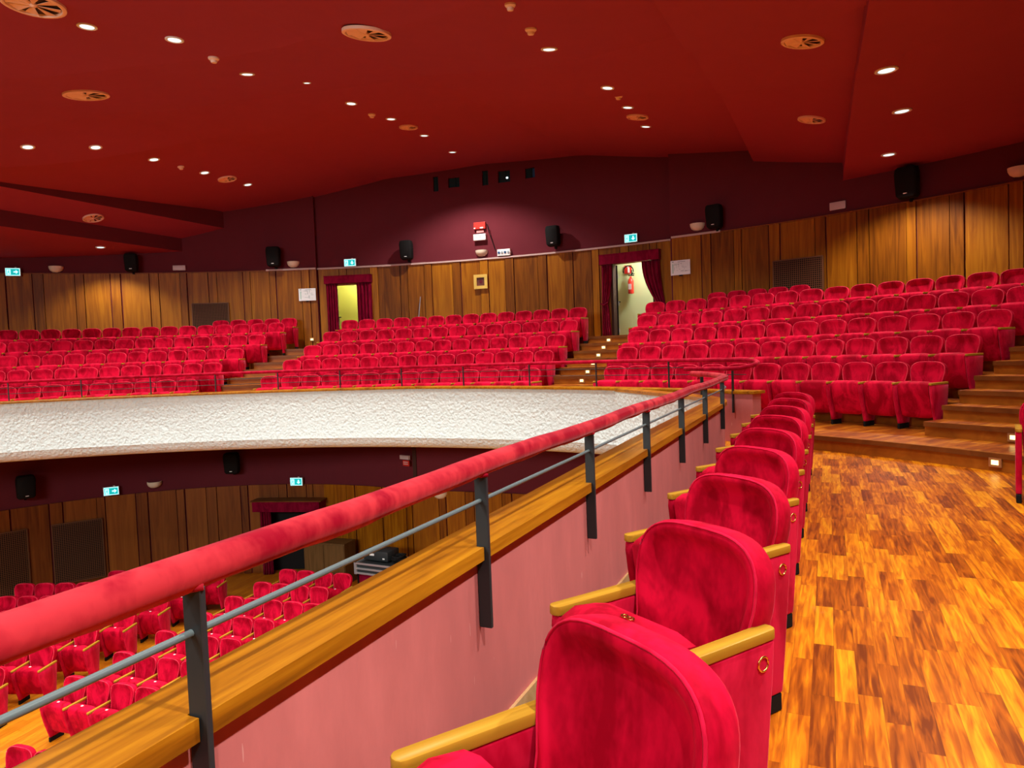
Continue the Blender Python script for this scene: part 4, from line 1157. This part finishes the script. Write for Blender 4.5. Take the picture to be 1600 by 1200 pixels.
def vent(x, y, r, label):
    z = zc(x, y); n = surf_normal(x, y)
    t = thing('ceiling_air_diffuser', label, 'ceiling vent', (x, y, z), 0, 'round ceiling air diffusers')
    t.rotation_euler = n.to_track_quat('Z', 'Y').to_euler()
    mb = MB(); mb.lathe([(r, .01), (r, -.024), (r*.93, -.034), (r*.86, -.030), (r*.83, -.002)], MT['vent'], seg=32); mb.obj('rim', t, smooth=40)
    mb = MB(); mb.lathe([(.001, -.003), (r*.9, -.003)], MT['vent_dark'], seg=32); mb.obj('backing', t, smooth=40)
    mb = MB()
    for i in range(8):
        a = 2*PI*i/8; b = a+2*PI/8*.66; P = []
        for dz in (0, .003):
            P += [(r*.1*cos(a), r*.1*sin(a), -.024+dz), (r*.83*cos(a), r*.83*sin(a), -.028+dz), (r*.83*cos(b), r*.83*sin(b), -.008+dz), (r*.1*cos(b), r*.1*sin(b), -.008+dz)]
        k = mb.add(P)
        for q in ((0,1,2,3), (7,6,5,4), (0,4,5,1), (1,5,6,2), (2,6,7,3), (3,7,4,0)): mb.face([k+j for j in q], MT['vent'])
    mb.obj('swirl_blades', t, smooth=0)
    mb = MB(); mb.lathe([(.001, -.042), (r*.09, -.036), (r*.13, -.02), (r*.13, 0)], MT['vent'], seg=16); mb.obj('hub', t, smooth=50)
for x, y, r, lab in [(-5.33, 8.31, .33, 'large round swirl vent cut by the top left corner of the photo'), (-6.75, 11.71, .34, 'large round swirl vent above the left ceiling light line'),
    (-1.62, 8.85, .30, 'large round swirl vent at the top, left of the photo centre'), (-2.10, 16.06, .21, 'small round vent among the last lights of the middle ceiling line'),
    (-7.17, 18.53, .235, 'small round vent among the last lights of the left ceiling line'), (-10.72, 18.57, .25, 'round vent on the middle step of the left ceiling'),
    (3.485, 8.287, .235, 'round swirl vent at the top of the right ceiling step'), (2.65, 14.04, .215, 'small round vent before the last light right of the ceiling centre'),
    (5.33, 12.36, .23, 'round vent on the right ceiling step near the rear wall')]: vent(x, y, r, lab)
for x, y, r, lab in [(-3.99, 10.06, .075, 'smoke detector between the second and third lights of the middle line'), (-2.64, 14.58, .075, 'smoke detector between the fifth and sixth lights of the middle line'),
    (-7.64, 16.95, .075, 'smoke detector in the left ceiling light line'), (.38, 8.57, .07, 'smoke detector above the first light right of the ceiling centre'),
    (2.03, 12.45, .07, 'smoke detector between two lights right of the ceiling centre'), (.13, 7.6, .06, 'smoke detector at the top edge of the photo')]:
    mb = MB(); mb.lathe([(r, .01), (r, -.015), (r*.8, -.03), (r*.62, -.034), (r*.62, -.05), (r*.5, -.065), (.001, -.068)], MT['smoke'], seg=18)
    o = mb.obj('smoke_detector', None, smooth=35); o.location = (x, y, zc(x, y)); o.rotation_euler = surf_normal(x, y).to_track_quat('Z', 'Y').to_euler()
    tag(o, lab, 'smoke detector', 'ceiling smoke detectors')

# ------------------------------------------------------------------ unseen lamps out of the frame, some of them added as fill
for u in (-3, 0.5, 4):
    for v in (-13.9, -8.4, -3.4):
        x, y = uvxy(u, v); spot(x, y, zc(x, y)-.05, SPOT_W*(.6 if v > -5 else 1.45), size=rad(128), blend=.6)
for u, k_ in ((-1.4, 1.0), (1.0, 1.08), (3.3, 1.0), (5.6, .8), (7.9, .45)):
    x, y = uvxy(u, 1.1); spot(x, y, zc(x, y)-.05, SPOT_W*k_)
for u in (-1, 2.2, 5.4):  # added row without fixtures, brightens the gallery wall
    x, y = uvxy(u, 4.4); spot(x, y, zc(x, y)-.05, SPOT_W*.22)
for u in (2.5, 5.5, 8.5):  # added unseen row, brightens the left parapet and stalls
    x, y = uvxy(u, -18.6); spot(x, y, zc(x, y)-.05, SPOT_W*1.1, size=rad(125))
x, y = uvxy(12.0, 4.2); spot(x, y, 4.9, SPOT_W*.3)  # added unseen lamp for the ends of the right rows
def area(x, y, z, sx, sy, w, aim, col):
    L = bpy.data.lights.new('stage_fill', 'AREA'); L.shape = 'RECTANGLE'; L.size = sx; L.size_y = sy; L.energy = w; L.color = col; L.spread = rad(75)
    o = bpy.data.objects.new('stage_fill', L); COL.objects.link(o); o.location = (x, y, z)
    o.rotation_euler = (Vector(aim)-Vector((x, y, z))).to_track_quat('-Z', 'Y').to_euler()
area(-10.5, -6.5, 4.5, 9, 2.5, 380, (-5, 13, -1.0), (.92, 1, .97))       # unseen fill added from the stage side for parapet and seats
# corridor lamps
for a, col, w in ((31.9, (1, 1, .92), 130), (5.2, (1, .98, .8), 90)):
    L = bpy.data.lights.new('corridor_lamp', 'POINT'); L.energy = w; L.color = col; L.shadow_soft_size = .15
    o = bpy.data.objects.new('corridor_lamp', L); COL.objects.link(o); o.location = polar(20.3, a, 4.35)

w = bpy.data.worlds.new('world'); sc.world = w; w.use_nodes = True
bg = w.node_tree.nodes['Background']; bg.inputs[0].default_value = (1, .58, .54, 1); bg.inputs[1].default_value = .05

sc.view_settings.view_transform = 'Standard'; sc.view_settings.look = 'None'; sc.view_settings.gamma = 1
sc.view_settings.use_curve_mapping = False; sc.view_settings.exposure = 0.0
